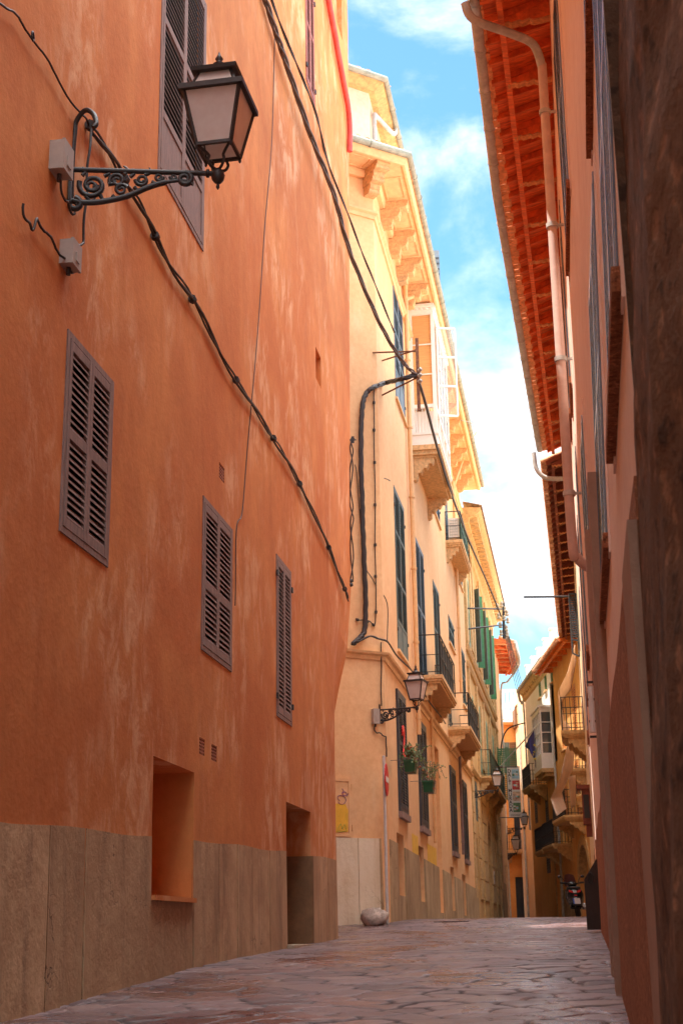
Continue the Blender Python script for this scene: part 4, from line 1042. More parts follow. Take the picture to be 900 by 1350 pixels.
# insulator and drops on the rounded orange corner
oc = W_O.d[9]
def onc(u, v, Y=25.4): return at(u,v,Y)
m = MB(); c = onc(462,770); m.lathe(c-V((0,0,.05)), [(.02,0),(.05,.02),(.045,.06),(.02,.07),(.045,.09),(.045,.13),(.015,.15)], 10); tag(m.build('insulator', 'iron'), 'dark insulator at the edge of the orange wall where the cable bundle ends', 'insulator')
free_cable('corner_wire', 'thin black wires dropping along the edge of the orange house', [onc(465,578),(onc(463,600)),onc(463,660),onc(464,700),onc(463,768)], .014, 2, .03)
m = MB(); c = onc(465,580); m.beam(c-V((.06,0,0)), c+V((.06,0,0)), .02, .02); m.beam(c-V((0,0,.06)), c+V((0,0,.07)), .03, .05); tag(m.build('wire_clamp', 'iron'), 'small dark clamp at the edge of the orange house above the wires', 'clamp')
m = MB(); s_, z_ = W_Y.hit(506,630); m.tube(spline([W_Y.P(s_,z_,-.02),W_Y.P(s_,z_-.04,.08),W_Y.P(s_+.06,z_-.06,.12),W_Y.P(s_+.12,z_-.02,.1)],4), .010, 6); tag(m.build('hook', 'iron'), 'small iron hook in the yellow wall right of the clipped cable', 'hook')
# on the roof: aerial and a blue shutter of a roof hatch
a0 = W_Y.P(W_Y.at_y(46), ZY+.1, .1); t0 = at(617,533,46.); t1 = at(629,583,46.)
AE = thing('aerial', 'television aerial with many short rods above the yellow eaves', 'aerial', a0)
m = MB(); m.tube([a0, V((a0.x,a0.y,t0.z-.2))], .02, 8); m.tube([V((a0.x,a0.y,t0.z-.4)), (t0+t1)/2], .014, 6); m.build('mast', 'galv', AE)
m = MB(); m.tube([t0,t1], .014, 6)
for k in range(10):
    c = t0+(t1-t0)*k/9; w = .16+.012*k; m.tube([c-V((w*.5,.2,-.02)), c+V((w*.5,.2,.0))], .008, 5)
m.build('rods', 'galv', AE)
c = at(575.5,376,38.5); c2 = at(575.5,332,38.5)
m = MB(); m.box(c.x-.10,c.x+.10,38.4,38.44,ZY+.1,c2.z); rs = m.build('roof_hatch_shutter', 'shutter_blue'); tag(rs, 'narrow blue shutter standing above the yellow gutter', 'shutter')
m = MB()
for k in range(12): z = ZY+.2+k*(c2.z-ZY-.3)/12; m.box(c.x-.08,c.x+.08,38.37,38.40,z,z+.04)
m.build('slats', 'shutter_navy', rs)
# ------------------------------------------------------------------ stone house beyond the yellow one
W_S = Wall([(yx(54.02),54.02),(yx(74),74)], +1)
HS = thing('stone_house', 'ochre stone house with a heavy cornice and green shutters next along the left side', 'house', W_S.P(0,gz(54)))
def qy(W, Y0, Y1, z0, z1): return (W.at_y(Y0), W.at_y(Y1), z0, z1)
ZS = 15.9
arch = [qy(W_S,62.2,64.6,gz(63),4.6)]
doors = [qy(W_S,55.2,56.2,gz(55)+1.1,3.4), qy(W_S,58.4,59.4,gz(58)+.1,3.2), qy(W_S,67.5,68.6,gz(68),3.6), qy(W_S,71,72,gz(71),3.6)]
wtop = [qy(W_S,60.2,61.4,11.0,14.2), qy(W_S,64.6,65.8,11.0,14.2), qy(W_S,69,70.2,11.0,14.2)]
wmid = [qy(W_S,56,57,6.9,9.0), qy(W_S,60,61,6.4,9.2), qy(W_S,65,66.1,6.3,9.2), qy(W_S,70,71,6.3,9.2)]
wup = [qy(W_S,56,57,11.0,13.8)]
wlow = [qy(W_S,56,56.9,2.9+1.2,5.6), qy(W_S,60,60.9,4.1,5.6)]
m = MB(); facade(m, W_S, 0, W_S.len, -.5, ZS, [hole(q,.2) for q in wtop+wmid+wup+wlow]+[hole(q,.5) for q in arch+doors], step=3)
body(m, W_S.p, [(1.5,76),(-4,54.02)], -.5, ZS); m.build('wall', 'stone', HS)
q = arch[0]; m = MB(); w = (q[1]-q[0])/2; cs = (q[0]+q[1])/2; zt_ = q[3]-w
for k in range(12):
    a0, a1 = math.pi*k/12, math.pi*(k+1)/12
    for lo, hi, dd in ((w*.98, w*1.25, .06),):
        P = [W_S.P(cs+lo*math.cos(a0),zt_+lo*math.sin(a0),-.02),W_S.P(cs+hi*math.cos(a0),zt_+hi*math.sin(a0),-.02),W_S.P(cs+hi*math.cos(a1),zt_+hi*math.sin(a1),-.02),W_S.P(cs+lo*math.cos(a1),zt_+lo*math.sin(a1),-.02)]
        m.prism(P, W_S.nrm(5)*dd)
    # spandrel filling behind the ring
    x0, x1 = w*math.cos(a0), w*math.cos(a1)
    m.prism([W_S.P(cs+x0,zt_+w*math.sin(a0),-.3),W_S.P(cs+x0,q[3]+.002,-.3),W_S.P(cs+x1,q[3]+.002,-.3),W_S.P(cs+x1,zt_+w*math.sin(a1),-.3)], W_S.nrm(5)*.29)
ao = m.build('arch_surround', 'stone_trim', HS)
m = MB(); wbox(m, W_S, q[0], q[1], q[2], q[3], -.48, -.42); m.build('door', 'wood_brown', HS)
for q in doors: 
    m = MB(); wbox(m, W_S, q[0], q[1], q[2], q[3], -.48, -.40); m.build('door', 'shutter_teal' if q[0] > 12 else 'wood_brown', HS)
for q in wtop:
    f = window(HS, W_S, q, 'shutter_pale', (.5,), 0, slat=.12, hinge=False)
    for s_, sg in ((q[0],-1),(q[1],1)):
        m = MB()
        p0 = W_S.P(s_, q[2], .02); d = (W_S.nrm(5)*.75+W_S.dirn(5)*sg*.66).normalized(); tv = d.cross(V((0,0,1)))*.04
        a, b, cc, e_ = p0, p0+d*.32, p0+d*.32+V((0,0,q[3]-q[2])), p0+V((0,0,q[3]-q[2]))
        m.hexa([a,b,b+tv,a+tv,e_,cc,cc+tv,e_+tv])
        for k in range(22):
            z = .1+(q[3]-q[2]-.2)*k/22; m.hexa([p0+d*.06+V((0,0,z))-tv*.4,p0+d*.28+V((0,0,z))-tv*.4,p0+d*.28+V((0,0,z)),p0+d*.06+V((0,0,z)),p0+d*.06+V((0,0,z+.06))-tv*.4,p0+d*.28+V((0,0,z+.06))-tv*.4,p0+d*.28+V((0,0,z+.06)),p0+d*.06+V((0,0,z+.06))])
        m.build('shutter', 'shutter_green' if sg > 0 else 'shutter_teal', f)
for q in wmid+wup: window(HS, W_S, q, 'shutter_pale', (.5,), 0, slat=.12, hinge=False)
for q in wlow: window(HS, W_S, q, 'shutter_teal', (.5,), 0, slat=.12, hinge=False)
m = MB()
for z in (10.55, 9.9, 5.9): sweep(m, W_S, 0, W_S.len, [(0,z-.16),(.06,z-.14),(.12,z),(.12,z+.05),(0,z+.08)])
m.build('string_course', 'stone_trim', HS)
m = MB()
for Y in (54.4,58.6,63,67.4,71.6,73.6):
    s = W_S.at_y(Y)
    for z0,z1 in ((6.0,9.7),(10.65,15.3)): m = MB(); wbox(m, W_S, s-.22, s+.22, z0, z1, -.02, .09); m.build('pilaster', 'stone_trim', HS)
for (Y0,Y1,z0,z1) in ((54.9,55.7,11,14.8),(57.4,58.2,11,14.8),(59,59.8,11,14.8),(61.9,62.6,11,14.8),(66.3,67,11,14.8),(70.7,71.3,11,14.8),(55,55.6,6.6,9.3),(58.9,59.7,6.6,9.3),(61.3,62.6,6.6,9.3),(66.5,67,6.6,9.3)):
    a, b = W_S.at_y(Y0), W_S.at_y(Y1); m = MB(); wbox(m, W_S, a, b, z0, z1, -.02, .05); m.build('wall_panel', 'stone_trim', HS)
m = MB()
for k in range(6):
    z = gz(56)+.75+k*.78
    for (Ya,Yb) in ((54.1,55.1),(57.0,58.3),(59.5,62.0),(64.9,67.4),(68.7,70.9),(72.1,73.9)): m = MB(); wbox(m, W_S, W_S.at_y(Ya), W_S.at_y(Yb), z, z+.72, -.02, .035); m.build('rusticated_block', 'stone_trim', HS)
m = MB()
sweep(m, W_S, 0, W_S.len, [(0,ZS-.75),(.08,ZS-.7),(.12,ZS-.5),(.30,ZS-.42),(.34,ZS-.25),(.55,ZS-.15),(.70,ZS-.05),(.80,ZS+.05),(.80,ZS+.16),(0,ZS+.2)])
cn = m.build('cornice', 'stone_trim', HS)
for k in range(28): s = .3+k*.7; m = MB(); wbox(m, W_S, s, s+.34, ZS-.36, ZS-.16, .2, .66); m.build('modillion', 'stone_trim', cn)
m = MB(); tile_row(m, W_S, 0, W_S.len, ZS+.22, .1, .86, .28); m.build('roof', 'tile_old', HS)
bS = balcony(HS, W_S, W_S.at_y(58.6), W_S.at_y(70), 6.05, .55, h=1.05, slab="stone_trim", screen="mesh_green", nbr=4, bars=False)
for Ys in (73.2,):   # pair of bright green open leaves at the end of the balcony
    m = MB(); p0 = W_S.P(W_S.at_y(Ys), 6.3, .0)
    for k in range(2):
        x0 = p0.x+.05+k*.5; m.box(x0,x0+.05,p0.y-.02,p0.y+.02,6.3,9.0); m.box(x0+.42,x0+.47,p0.y-.02,p0.y+.02,6.3,9.0)
        for j in range(26): z = 6.35+j*.1; m.box(x0+.05,x0+.42,p0.y-.02,p0.y+.015,z,z+.07)
    m.build('open_shutter', 'shutter_green', HS)
m = MB(); s = W_S.at_y(65.6); wbox(m, W_S, s-.22, s+.22, 2.0, 2.55, 0, .05); pl_ = m.build('wall_plaque', 'banner'); tag(pl_, 'small pale plaque beside the arched door of the stone house', 'plaque')
m = MB(); wbox(m, W_S, s-.12, s+.12, 2.15, 2.4, .05, .056); m.build('mark', 'ink', pl_)
m = MB(); strip(m, W_S, 0, W_S.at_y(55.1), -.5, lambda s: 1.5, .05); m.build('stone_base', 'yellow_plinth_side', HS); m = MB(); strip(m, W_S, W_S.at_y(72.2), W_S.len, -.5, lambda s: 2.4, .05); m.build('stone_base', 'yellow_plinth_side', HS)
# cables bracket with insulators on the stone house
Yc = 66.; CB = thing('cable_bracket', 'black iron rods with a cluster of pale insulators on the stone house', 'bracket', W_S.P(W_S.at_y(55),11.,0))
for va, vb in ((802,803),(829,824)):
    a = at(618,va,55.); b = at(661,vb,60.); m = MB(); m.tube([V((yx(55)-.05,55,a.z)), a, b], .035, 6); m.build('rod', 'iron', CB)
for (u,v) in ((655,800),(661,797),(665,803),(668,808),(657,812),(664,815),(669,818),(659,824),(667,828),(660,834),(668,836)):
    m = MB(); c = at(u,v,60.5); m.lathe(c-V((0,0,.14)), [(.03,0),(.085,.03),(.08,.10),(.04,.12),(.075,.15),(.07,.24),(.02,.28)], 10); m.build('insulator', 'ceramic', CB)
m = MB(); m.tube([at(663,795,60.5), at(664,842,60.5)], .06, 8); m.build('mast', 'iron', CB)
free_cable('street_cable', 'thick black cable sloping from the rusty bracket past the balconies to the insulators', [at(549,496,29), at(560,530,30.8), at(576,590,34.5), at(596,655,41), at(620,718,49), at(645,775,56), at(660,812,60.3)], .035)
fan = []
for k in range(5):
    u0, u1 = 662+k*1.6, 684+k*3.2
    free_cable('fan_cable', 'one of the thin cables fanning from the insulators to the far houses', [at(u0,815+k*4,60.5), at((u0+u1)/2-1,872+k*2,73), at(u1,925+k*2,88)], .02, group='cables fanning to the far houses')

# ------------------------------------------------------------------ cream house with red eave, and the far end
W_C = Wall([(yx(74.02)+.0,74.02),(yx(80),80),(8.9,91.4)], +1)  # hidden last stretch added to keep sun off the far orange house
HC = thing('cream_house', 'narrow cream house with a red timber eave beyond the stone house', 'house', W_C.P(0,gz(74)))
m = MB(); facade(m, W_C, 0, W_C.len, -.3, 15.0, [hole(qy(W_C,76,77,7,9.2)),hole(qy(W_C,78.3,79.3,7,9.2)),hole(qy(W_C,77,78.2,gz(77),3.3),.4)], step=5)
body(m, W_C.p, [(3,91.4),(1,74.02)], -.3, 15.0); m.build('wall', 'cream', HC)
for q in (qy(W_C,76,77,7,9.2),qy(W_C,78.3,79.3,7,9.2)): window(HC, W_C, q, 'shutter_green', (.5,), 0, slat=.14, hinge=False)
m = MB(); q = qy(W_C,77,78.2,gz(77),3.3); wbox(m, W_C, q[0],q[1],q[2],q[3],-.38,-.3); m.build('door', 'wood_brown', HC)
m = MB(); strip(m, W_C, 0, W_C.at_y(76.9), -.3, lambda s: 2.3, .05); m.build('stone_base', 'yellow_plinth_side', HC)
def timber_eave(parent, W, s0, s1, z, over, mat='wood_red', step=.55, big=2, tmat='tile', rise=.28, gut=None, gmat='galv', name='eave', edge='wood_end', etile='tile'):
    """open timber eave: boards, rafters, carved brackets, a long plate, tile ends and gutter. over(s) = overhang"""
    n = max(2, int((s1-s0)/step)); st = [s0+(s1-s0)*k/n for k in range(n+1)]
    m = MB()
    for a, b in zip(st, st[1:]):
        oa, ob_ = over(a), over(b)
        for i in range(5):
            f0, f1 = i/5, (i+1)/5
            zz = lambda f: z+rise*(1-f)+.005*(i%2)
            m.hexa([W.P(a,zz(f0),oa*f0),W.P(b,zz(f0),ob_*f0),W.P(b,zz(f1),ob_*f1),W.P(a,zz(f1),oa*f1),W.P(a,zz(f0)+.03,oa*f0),W.P(b,zz(f0)+.03,ob_*f0),W.P(b,zz(f1)+.03,ob_*f1),W.P(a,zz(f1)+.03,oa*f1)])
    ev = m.build(name, mat, parent)
    r = MB(); c = MB()
    def pr(s, w, prof, mb_):
        o_ = over(s); ex = (W.P(s+.1,z,0)-W.P(s-.1,z,0)).normalized()*w
        mb_.prism([W.P(s-w/2, zz, o_*f) for f, zz in prof], ex)
    for k, s in enumerate(st):
        sl = lambda f: z+rise*(1-f)-.002
        r = MB(); pr(s, .075, [(0,sl(0)-.12),(0,sl(0)),(.97,sl(.97)),(.97,sl(.97)-.085)], r); r.build('rafter', mat, ev)
        if big and k % big == 0:
            c = MB(); pr(s, .12, [(0,sl(0)-.34),(0,sl(0)-.122),(.74,sl(.74)-.122),(.74,sl(.74)-.16),(.70,sl(.7)-.20),(.60,sl(.6)-.20),(.56,sl(.56)-.235),(.44,sl(.44)-.24),(.40,sl(.4)-.27),(.30,sl(.3)-.265),(.24,sl(.24)-.31),(.12,sl(.12)-.33)], c); c.build('carved_bracket', mat, ev)
            lowp = [(.74,sl(.74)-.16),(.70,sl(.7)-.20),(.60,sl(.6)-.20),(.56,sl(.56)-.235),(.44,sl(.44)-.24),(.40,sl(.4)-.27),(.30,sl(.3)-.265),(.24,sl(.24)-.31),(.12,sl(.12)-.33),(.0,sl(0)-.34)]
            c = MB(); pr(s, .126, lowp+[(f_, z_-.018) for f_, z_ in lowp[::-1]], c); c.build('bracket_edge', edge, ev)
    m = MB()
    for a, b in zip(st, st[1:]):
        for f, w, zt0, zb0, in ((.70,.04,.121,.21),):
            zz = z+rise*(1-f); oa, ob_ = over(a), over(b)
            m.hexa([W.P(a,zz-zb0,oa*f-w),W.P(b,zz-zb0,ob_*f-w),W.P(b,zz-zb0,ob_*f+w),W.P(a,zz-zb0,oa*f+w),W.P(a,zz-zt0,oa*f-w),W.P(b,zz-zt0,ob_*f-w),W.P(b,zz-zt0,ob_*f+w),W.P(a,zz-zt0,oa*f+w)])
    m.build('plate_beam', mat, ev)
    m = MB()
    nt = int((s1-s0)/.25)
    for k in range(nt):
        s = s0+(s1-s0)*(k+.5)/nt; o_ = over(s); 
        # flat tile laid on the rafter ends, then the rounded cover tiles
        a = s-.118; b = s+.118; jz = random.uniform(-.012,.012)
        m.hexa([W.P(a,z-.005+jz,o_*.94),W.P(b,z-.005-jz,o_*.94),W.P(b,z-.02-jz,o_+.10),W.P(a,z-.02+jz,o_+.10),W.P(a,z+.03+jz,o_*.94),W.P(b,z+.03-jz,o_*.94),W.P(b,z+.012-jz,o_+.10),W.P(a,z+.012+jz,o_+.10)])
    m.build('eave_tile', etile, ev)
    m = MB(); om = [over(s0),over(s1)]
    for k in range(nt):
        s = s0+(s1-s0)*(k+.5)/nt; o_ = over(s); t = (W.P(s+.1,z,o_)-W.P(s-.1,z,o_)).normalized()
        pa, pb_ = W.P(s,z+.05,o_+.12), W.P(s,z+.05+.3,o_-.7)
        m.tube([pa,pb_], .085, 8)
    m.build('roof_tile', tmat, ev)
    if gut:
        m = MB(); pts = [W.P(s,z+.03,over(s)+.17) for s in (s0,(s0+s1)/2,s1)]; gutter(m, pts, gut); m.build('gutter', gmat, ev)
    return ev
timber_eave(HC, W_C, 0, 9.5, 14.55, lambda s: 1.05, gut=.08, step=.6)
m = MB(); m.tube(spline([W_C.P(5.2,14.6,1.22),W_C.P(5.3,14.2,1.15),W_C.P(5.4,13.4,.5),W_C.P(5.4,12.9,.1),W_C.P(5.4,9,.1)],5), .06, 8); m.build('downpipe', 'galv', HC)

W_F = Wall([(19,92),(8,92)], -1)     # faces back down the street
HF = thing('far_orange_house', 'bright orange house closing the street at its far end', 'house', (10.5,92,gz(92)))
# faces -Y: street lies on the left when walking from +x to -x
fq = [(19-11.35,19-10.55,9.6,11.6),(19-12.9,19-12.1,9.6,11.6),(19-11.3,19-10.6,4.9,7.4),(19-12.4,19-11.7,4.9,7.4),(19-11.2,19-10.5,gz(92),3.2),(19-12.3,19-11.6,gz(92),2.9)]
m = MB(); facade(m, W_F, 0, 11, 0, 12.9, [hole(q,.3) for q in fq], step=4)
m.add([(19,92,0),(8,92,0),(8,98,0),(19,98,0),(19,92,12.9),(8,92,12.9),(8,98,12.9),(19,98,12.9)], [(4,5,6,7),(1,2,6,5),(2,3,7,6),(3,0,4,7)])
m.build('wall', 'orange_far', HF)
for q in fq[:2]:
    f = window(HF, W_F, (q[0]-.0,q[1],q[2],q[3]), 'wood_brown', (.5,), 0, slat=.14, hinge=False)
    for s_ in (q[0]-.5,q[1]+.02):
        m = MB(); wbox(m, W_F, s_, s_+.48, q[2], q[3], .0, .05); m.build('shutter', 'shutter_teal', f)
for q in fq[2:]:
    m = MB(); wbox(m, W_F, q[0],q[1],q[2],q[3],-.28,-.2); m.build('door' if q[2] < 2 else 'window', 'shutter_navy', HF)
m = MB(); tile_row(m, W_F, 0, 11, 13.0, 0, .3, .3); m.build('roof', 'tile', HF)
m = MB(); wbox(m, W_F, 0, 11, 8.2, 8.4, 0, .12); wbox(m, W_F, 0, 11, 12.7, 12.88, 0, .2); m.build('cornice', 'orange_far', HF)
balcony(HF, W_F, 7.3, 9.0, 4.8, .8, h=1.0, nbr=2)
m = MB(); m.tube([W_F.P(8.9,gz(92),.08),W_F.P(8.9,12.6,.08)], .05, 8); m.build('downpipe', 'galv', HF)
# wooden oriel on the far house
q = (7.25,8.35,13.0-.9,15.7)
OR = MB(); c = at(688,945,90.5)
def op(x, z, y): return V((c.x+x, c.y+y, c.z+z))
hx = [(-.45,-.55),(-.45,.55),(.05,1.15),(.42,.95),(.42,-1.0),(.05,-.95)]
for (a,b),(e,f) in zip(hx, hx[1:]+hx[:1]): OR.beam(op(a,b,-.3), op(e,f,-.3), .13, .13, V((0,1,0)))
OR.prism([op(a,b,.0) for a,b in hx], V((0,1.6,0))); OR.beam(op(-.45,.1,-.3), op(.42,.2,-.3), .08, .08, V((0,1,0)))
orl = OR.build('oriel', 'wood_brown', HF); m = MB(); m.prism([op(a*.86,b*.88,-.04) for a,b in hx], V((0,.03,0))); m.build('pane', 'warm_blind', orl)
W_E = Wall([(10.95,76.1),(10.95,91.8)], -1)
HE = thing('beige_house', 'beige house with a grey downpipe in the side passage beside the bright orange house', 'house', (11.4,84,gz(84)))
m = MB(); facade(m, W_E, 0, W_E.len, -.2, 14.6, [hole((9,10,5,7.2),.2)], step=5); body(m, W_E.p, [(20,91.8),(20,76.1)], -.2, 14.6); m.build('wall', 'cream', HE)
window(HE, W_E, (9,10,5,7.2), 'shutter_teal', (.5,), 0, slat=.14, hinge=False)
m = MB(); m.tube([W_E.P(13,gz(90),.09),W_E.P(13,11.4,.09)], .06, 8); m.build('downpipe', 'galv', HE)
# white roof terrace far behind
TW = thing('white_terrace', 'white roof terrace with a balustrade far behind the orange house', 'terrace', (11,101,12))
m = MB(); m.box(7,17,101,107,0,15.0); m.box(8.8,10.6,100.5,101,14.0,16.0); m.build('wall', 'white', TW)
m = MB()
m.box(7,17,101,101.2,16.35,16.5)
for k in range(34): m.lathe(V((7.1+k*.3,101.1,15)), [(.05,0),(.09,.15),(.11,.45),(.06,.9),(.09,1.2),(.09,1.36)], 6)
m.build('balustrade', 'white', TW)

# ------------------------------------------------------------------ right side
rx = lambda Y: float(np.interp(Y, [0,3.2,13.5,20,26,35,58], [.22,.745,2.434,3.48,4.45,5.92,9.65]))
W_R = Wall([(rx(y_),y_) for y_ in (3.9,13.5,20,26,35)], -1, lambda s, z: -.03*max(0,z-1)*(1-smooth(s,4.5,11)))
HR = thing('pink_house', 'tall pink house close on the right with red timber eave and brown roughcast base', 'house', (rx(12),12,gz(12)))
rw = [qy(W_R,4.7,6.4,2.25,4.75), qy(W_R,8.4,10.4,2.3,4.8), qy(W_R,7.0,8.8,5.3,7.8), qy(W_R,13.3,15.0,2.6,4.9), qy(W_R,13.0,14.8,7.3,10.0), qy(W_R,18.6,19.8,3.6,6.4), qy(W_R,22,23.2,3.6,6.4), qy(W_R,27,28.2,3.6,6.4), qy(W_R,18.6,19.8,7.4,10.2), qy(W_R,22,23.2,8.2,10.8)]
rd = [qy(W_R,11.0,12.1,gz(11),1.9), qy(W_R,24.4,25.4,gz(25)-.1,2.2)]
ZR = 12.35
m = MB(); facade(m, W_R, 0, W_R.len, -1.2, ZR, [hole(q) for q in rw]+[hole(q,.35) for q in rd], step=1.5)
body(m, W_R.p, [(16,35),(12,3.9)], -1.2, ZR); m.build('wall', 'pink', HR)
for q in rw:
    f = window(HR, W_R, q, 'shutter_gloss', (.5,), 0, o=.022, slat=.06, frame=.05, hinge=False)
    m = MB(); wbox(m, W_R, q[0]-.12, q[1]+.12, q[2]-.10, q[2]-.004, -.02, .045); m.build('sill', 'dado', f)
    m = MB(); wbox(m, W_R, q[0]-.16, q[0]-.004, q[2]-.14, q[3]+.12, -.02, .012); wbox(m, W_R, q[1]+.004, q[1]+.16, q[2]-.14, q[3]+.12, -.02, .012); wbox(m, W_R, q[0]-.004, q[1]+.004, q[3]+.004, q[3]+.12, -.02, .011); m.build('surround', 'pink', f)
for q in rd:
    m = MB(); wbox(m, W_R, q[0],q[1],q[2],q[3],-.33,-.27); m.build('door', 'wood_brown', HR)
m = MB()
dd_ = sorted([(q[0],q[1]) for q in rd]); a = 0
for s0_, s1_ in dd_+[(W_R.len,0)]:
    strip(m, W_R, a, s0_-.003, -1.2, lambda s: 1.25+.012*s+.03*math.sin(s*1.7), .045); a = s1_+.003
m.build('roughcast_base', 'dado', HR)
for (Y0,Y1,zt_,o_) in ((3.9,4.6,1.12,.05),(10.5,10.95,3.4,.085),(12.15,12.5,3.4,.085)):
    m = MB(); wbox(m, W_R, W_R.at_y(Y0), W_R.at_y(Y1), -1.2, zt_, -.01, o_, 2); m.build('render_strip', 'grey_strip', HR)
def over_r(s): Y = W_R.P(s,0).y; return rx(Y)-(-1.23+.1825*Y)-.19
timber_eave(HR, W_R, W_R.at_y(8), W_R.len, 11.98, over_r, step=.48, big=3, gut=.085, etile=simple('pale_flat_tile', (.78,.36,.17), .85, var=.3, scale=9))
def rpipe(pts, r, mat='pipe_pink', name='downpipe', parent=HR):
    m = MB(); m.tube(spline(pts,6), r, 12); return m.build(name, mat, parent)
sp_ = W_R.at_y(16.9)
zb_ = at(757,742,16.9).z; zt_ = at(720,42,16.9).z
rpipe([W_R.P(W_R.at_y(16.2),11.95,1.12), W_R.P(W_R.at_y(16.3),11.75,1.02), W_R.P(sp_-.25,11.72,.55), W_R.P(sp_-.08,11.62,.25), W_R.P(sp_,11.3,.15)], .06, 'galv')
rpipe([W_R.P(sp_,11.35,.15), W_R.P(sp_,9,.15), W_R.P(sp_,7,.15), W_R.P(sp_,zb_+.35,.15), W_R.P(sp_+.05,zb_+.08,.10), W_R.P(sp_+.12,zb_-.05,-.05)], .062)
for z in (5.2,7.0,8.9,10.6): m = MB(); m.tube([W_R.P(sp_,z-.03,.15),W_R.P(sp_,z+.03,.15)], .08, 12); m.beam(W_R.P(sp_,z,.1), W_R.P(sp_,z,-.02), .03, .03); m.build('pipe_collar', 'galv', HR)
rpipe([W_R.P(W_R.len-.1,11.9,.9), W_R.P(W_R.len-.08,11.45,.85), W_R.P(W_R.len-.06,11.2,.6), W_R.P(W_R.len-.05,11.15,.1)], .06, 'galv')
# the dark stone house nearest the camera
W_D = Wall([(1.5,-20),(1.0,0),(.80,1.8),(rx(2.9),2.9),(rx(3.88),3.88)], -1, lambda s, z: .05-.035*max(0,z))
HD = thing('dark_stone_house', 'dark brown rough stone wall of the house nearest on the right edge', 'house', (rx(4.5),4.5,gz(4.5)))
m = MB(); facade(m, W_D, 0, 20, -1.4, 17, step=2, zstep=1); facade(m, W_D, 20, W_D.len, -1.4, 17, step=.1, zstep=.12)  # unseen upper wall raised to darken the near street
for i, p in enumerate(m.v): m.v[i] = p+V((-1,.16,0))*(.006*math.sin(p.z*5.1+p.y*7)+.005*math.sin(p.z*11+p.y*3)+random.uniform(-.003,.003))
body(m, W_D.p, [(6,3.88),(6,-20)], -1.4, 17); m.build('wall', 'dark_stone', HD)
# gate leaf and meter tube on the pink wall
s = W_R.at_y(24.3); GT = MB()
gp = [W_R.P(s,gz(24.5)+.03,.06), W_R.P(s,gz(24.5)+.95,.06), W_R.P(s,gz(24.5)+1.32,.02), W_R.P(s,gz(24.5)+.03,.02)]
d = (W_R.nrm(s)*1.0+W_R.dirn(s)*.25).normalized(); p0 = W_R.P(s,gz(24.5)+.03,.01)
GT.prism([p0, p0+d*.26, p0+d*.26+V((0,0,.80)), p0+d*.04+V((0,0,1.12)), p0+V((0,0,1.12))], d.cross(V((0,0,1)))*.05)
gt = GT.build('gate_leaf', 'iron'); tag(gt, 'dark low gate leaf standing open against the base of the pink wall', 'gate')
m = MB(); c = p0+d*.15+V((0,0,.82))-d.cross(V((0,0,1)))*.01
m.tube([c+d*.05*math.cos(k*.6)+V((0,0,.09*math.sin(k*.6))) for k in range(11)], .012, 6); m.build('scroll', 'iron', gt)
s = W_R.at_y(13.0); a = W_R.P(s,1.72,.10); b = W_R.P(s,1.72+.42,.10)
m = MB(); m.tube([a,b], .028, 10); tb = m.build('wall_tube', 'white_paint'); tag(tb, 'short white tube on dark clips low on the pink wall', 'tube')
for z in (-.04,.10,.30,.46): m = MB(); m.beam(a+V((0,0,z))+V((-.03,0,0)), W_R.P(s,a.z+z,.0), .02, .02); m.build('clip', 'iron', tb)

# second house on the right
W_R2 = Wall([(rx(35.02),35.02),(rx(58),58)], -1)
HB = thing('balcony_house', 'second house on the right with a dark timber eave and iron balconies', 'house', (rx(45),45,gz(45)))
q2w = [qy(W_R2,39,40,7.6,9.8), qy(W_R2,46.6,47.8,6.4,8.8), qy(W_R2,52.2,53.2,5.7,8), qy(W_R2,56,57,5.2,7.5)]
m = MB(); facade(m, W_R2, 0, W_R2.len, -.3, 12.0, [hole(q,.2) for q in q2w], step=3); body(m, W_R2.p, [(20,58),(20,35.02)], -.3, 12.0); m.build('wall', 'cream', HB)
for q in q2w[1:]: window(HB, W_R2, q, 'wood_dark', (.5,), 0, slat=.1, hinge=False)
q = q2w[0]; f = window(HB, W_R2, q, 'shutter_teal', (.5,), 0, slat=.1, hinge=False)
m = MB(); p0 = W_R2.P(W_R2.at_y(43),0,.02); d = (W_R2.nrm(3)+W_R2.dirn(3)*.15).normalized(); z0_, z1_ = .186*43, .232*43
def lv(t,z): return V((p0.x,p0.y,z))+d*t
for (a,b) in ((lv(0,z0_),lv(0,z1_)),(lv(.2,z0_+.12),lv(.2,z1_)),(lv(0,z1_),lv(.2,z1_)),(lv(0,z0_),lv(.2,z0_+.12)),(lv(0,z0_+.5),lv(.2,z0_+.55))): m.beam(a,b,.06,.05)
for k in range(18): z = z0_+.62+k*(z1_-z0_-.7)/18; m.beam(lv(.03,z), lv(.19,z+.02), .04, .045)
m.build('open_shutter', 'shutter_navy', HB)
timber_eave(HB, W_R2, 0, W_R2.len, 11.65, lambda s: .62, mat='wood_dark', step=.55, big=2, tmat='tile')
for (Y0,Y1,z,o) in ((43.6,45.8,5.85,.72),(50.2,52.2,5.4,.62),(55.6,57.4,5.0,.58)):
    balcony(HB, W_R2, W_R2.at_y(Y0), W_R2.at_y(Y1), z, o, h=1.02, slab='stone_trim', nbr=2)
m = MB(); s = W_R2.at_y(37.5); wbox(m, W_R2, s, s+.5, 2.6, 3.5, 0, .22); wbox(m, W_R2, s-.05, s+.55, 3.5, 3.6, 0, .34); wbox(m, W_R2, s+.05, s+.45, 2.3, 2.6, 0, .15); bx_ = m.build('wall_box', 'wood_dark'); tag(bx_, 'dark hooded box on the wall of the second house on the right', 'box')
m = MB(); wbox(m, W_R2, s-.02, s-.004, 2.75, 3.35, .04, .18); m.build('door', 'iron', bx_)
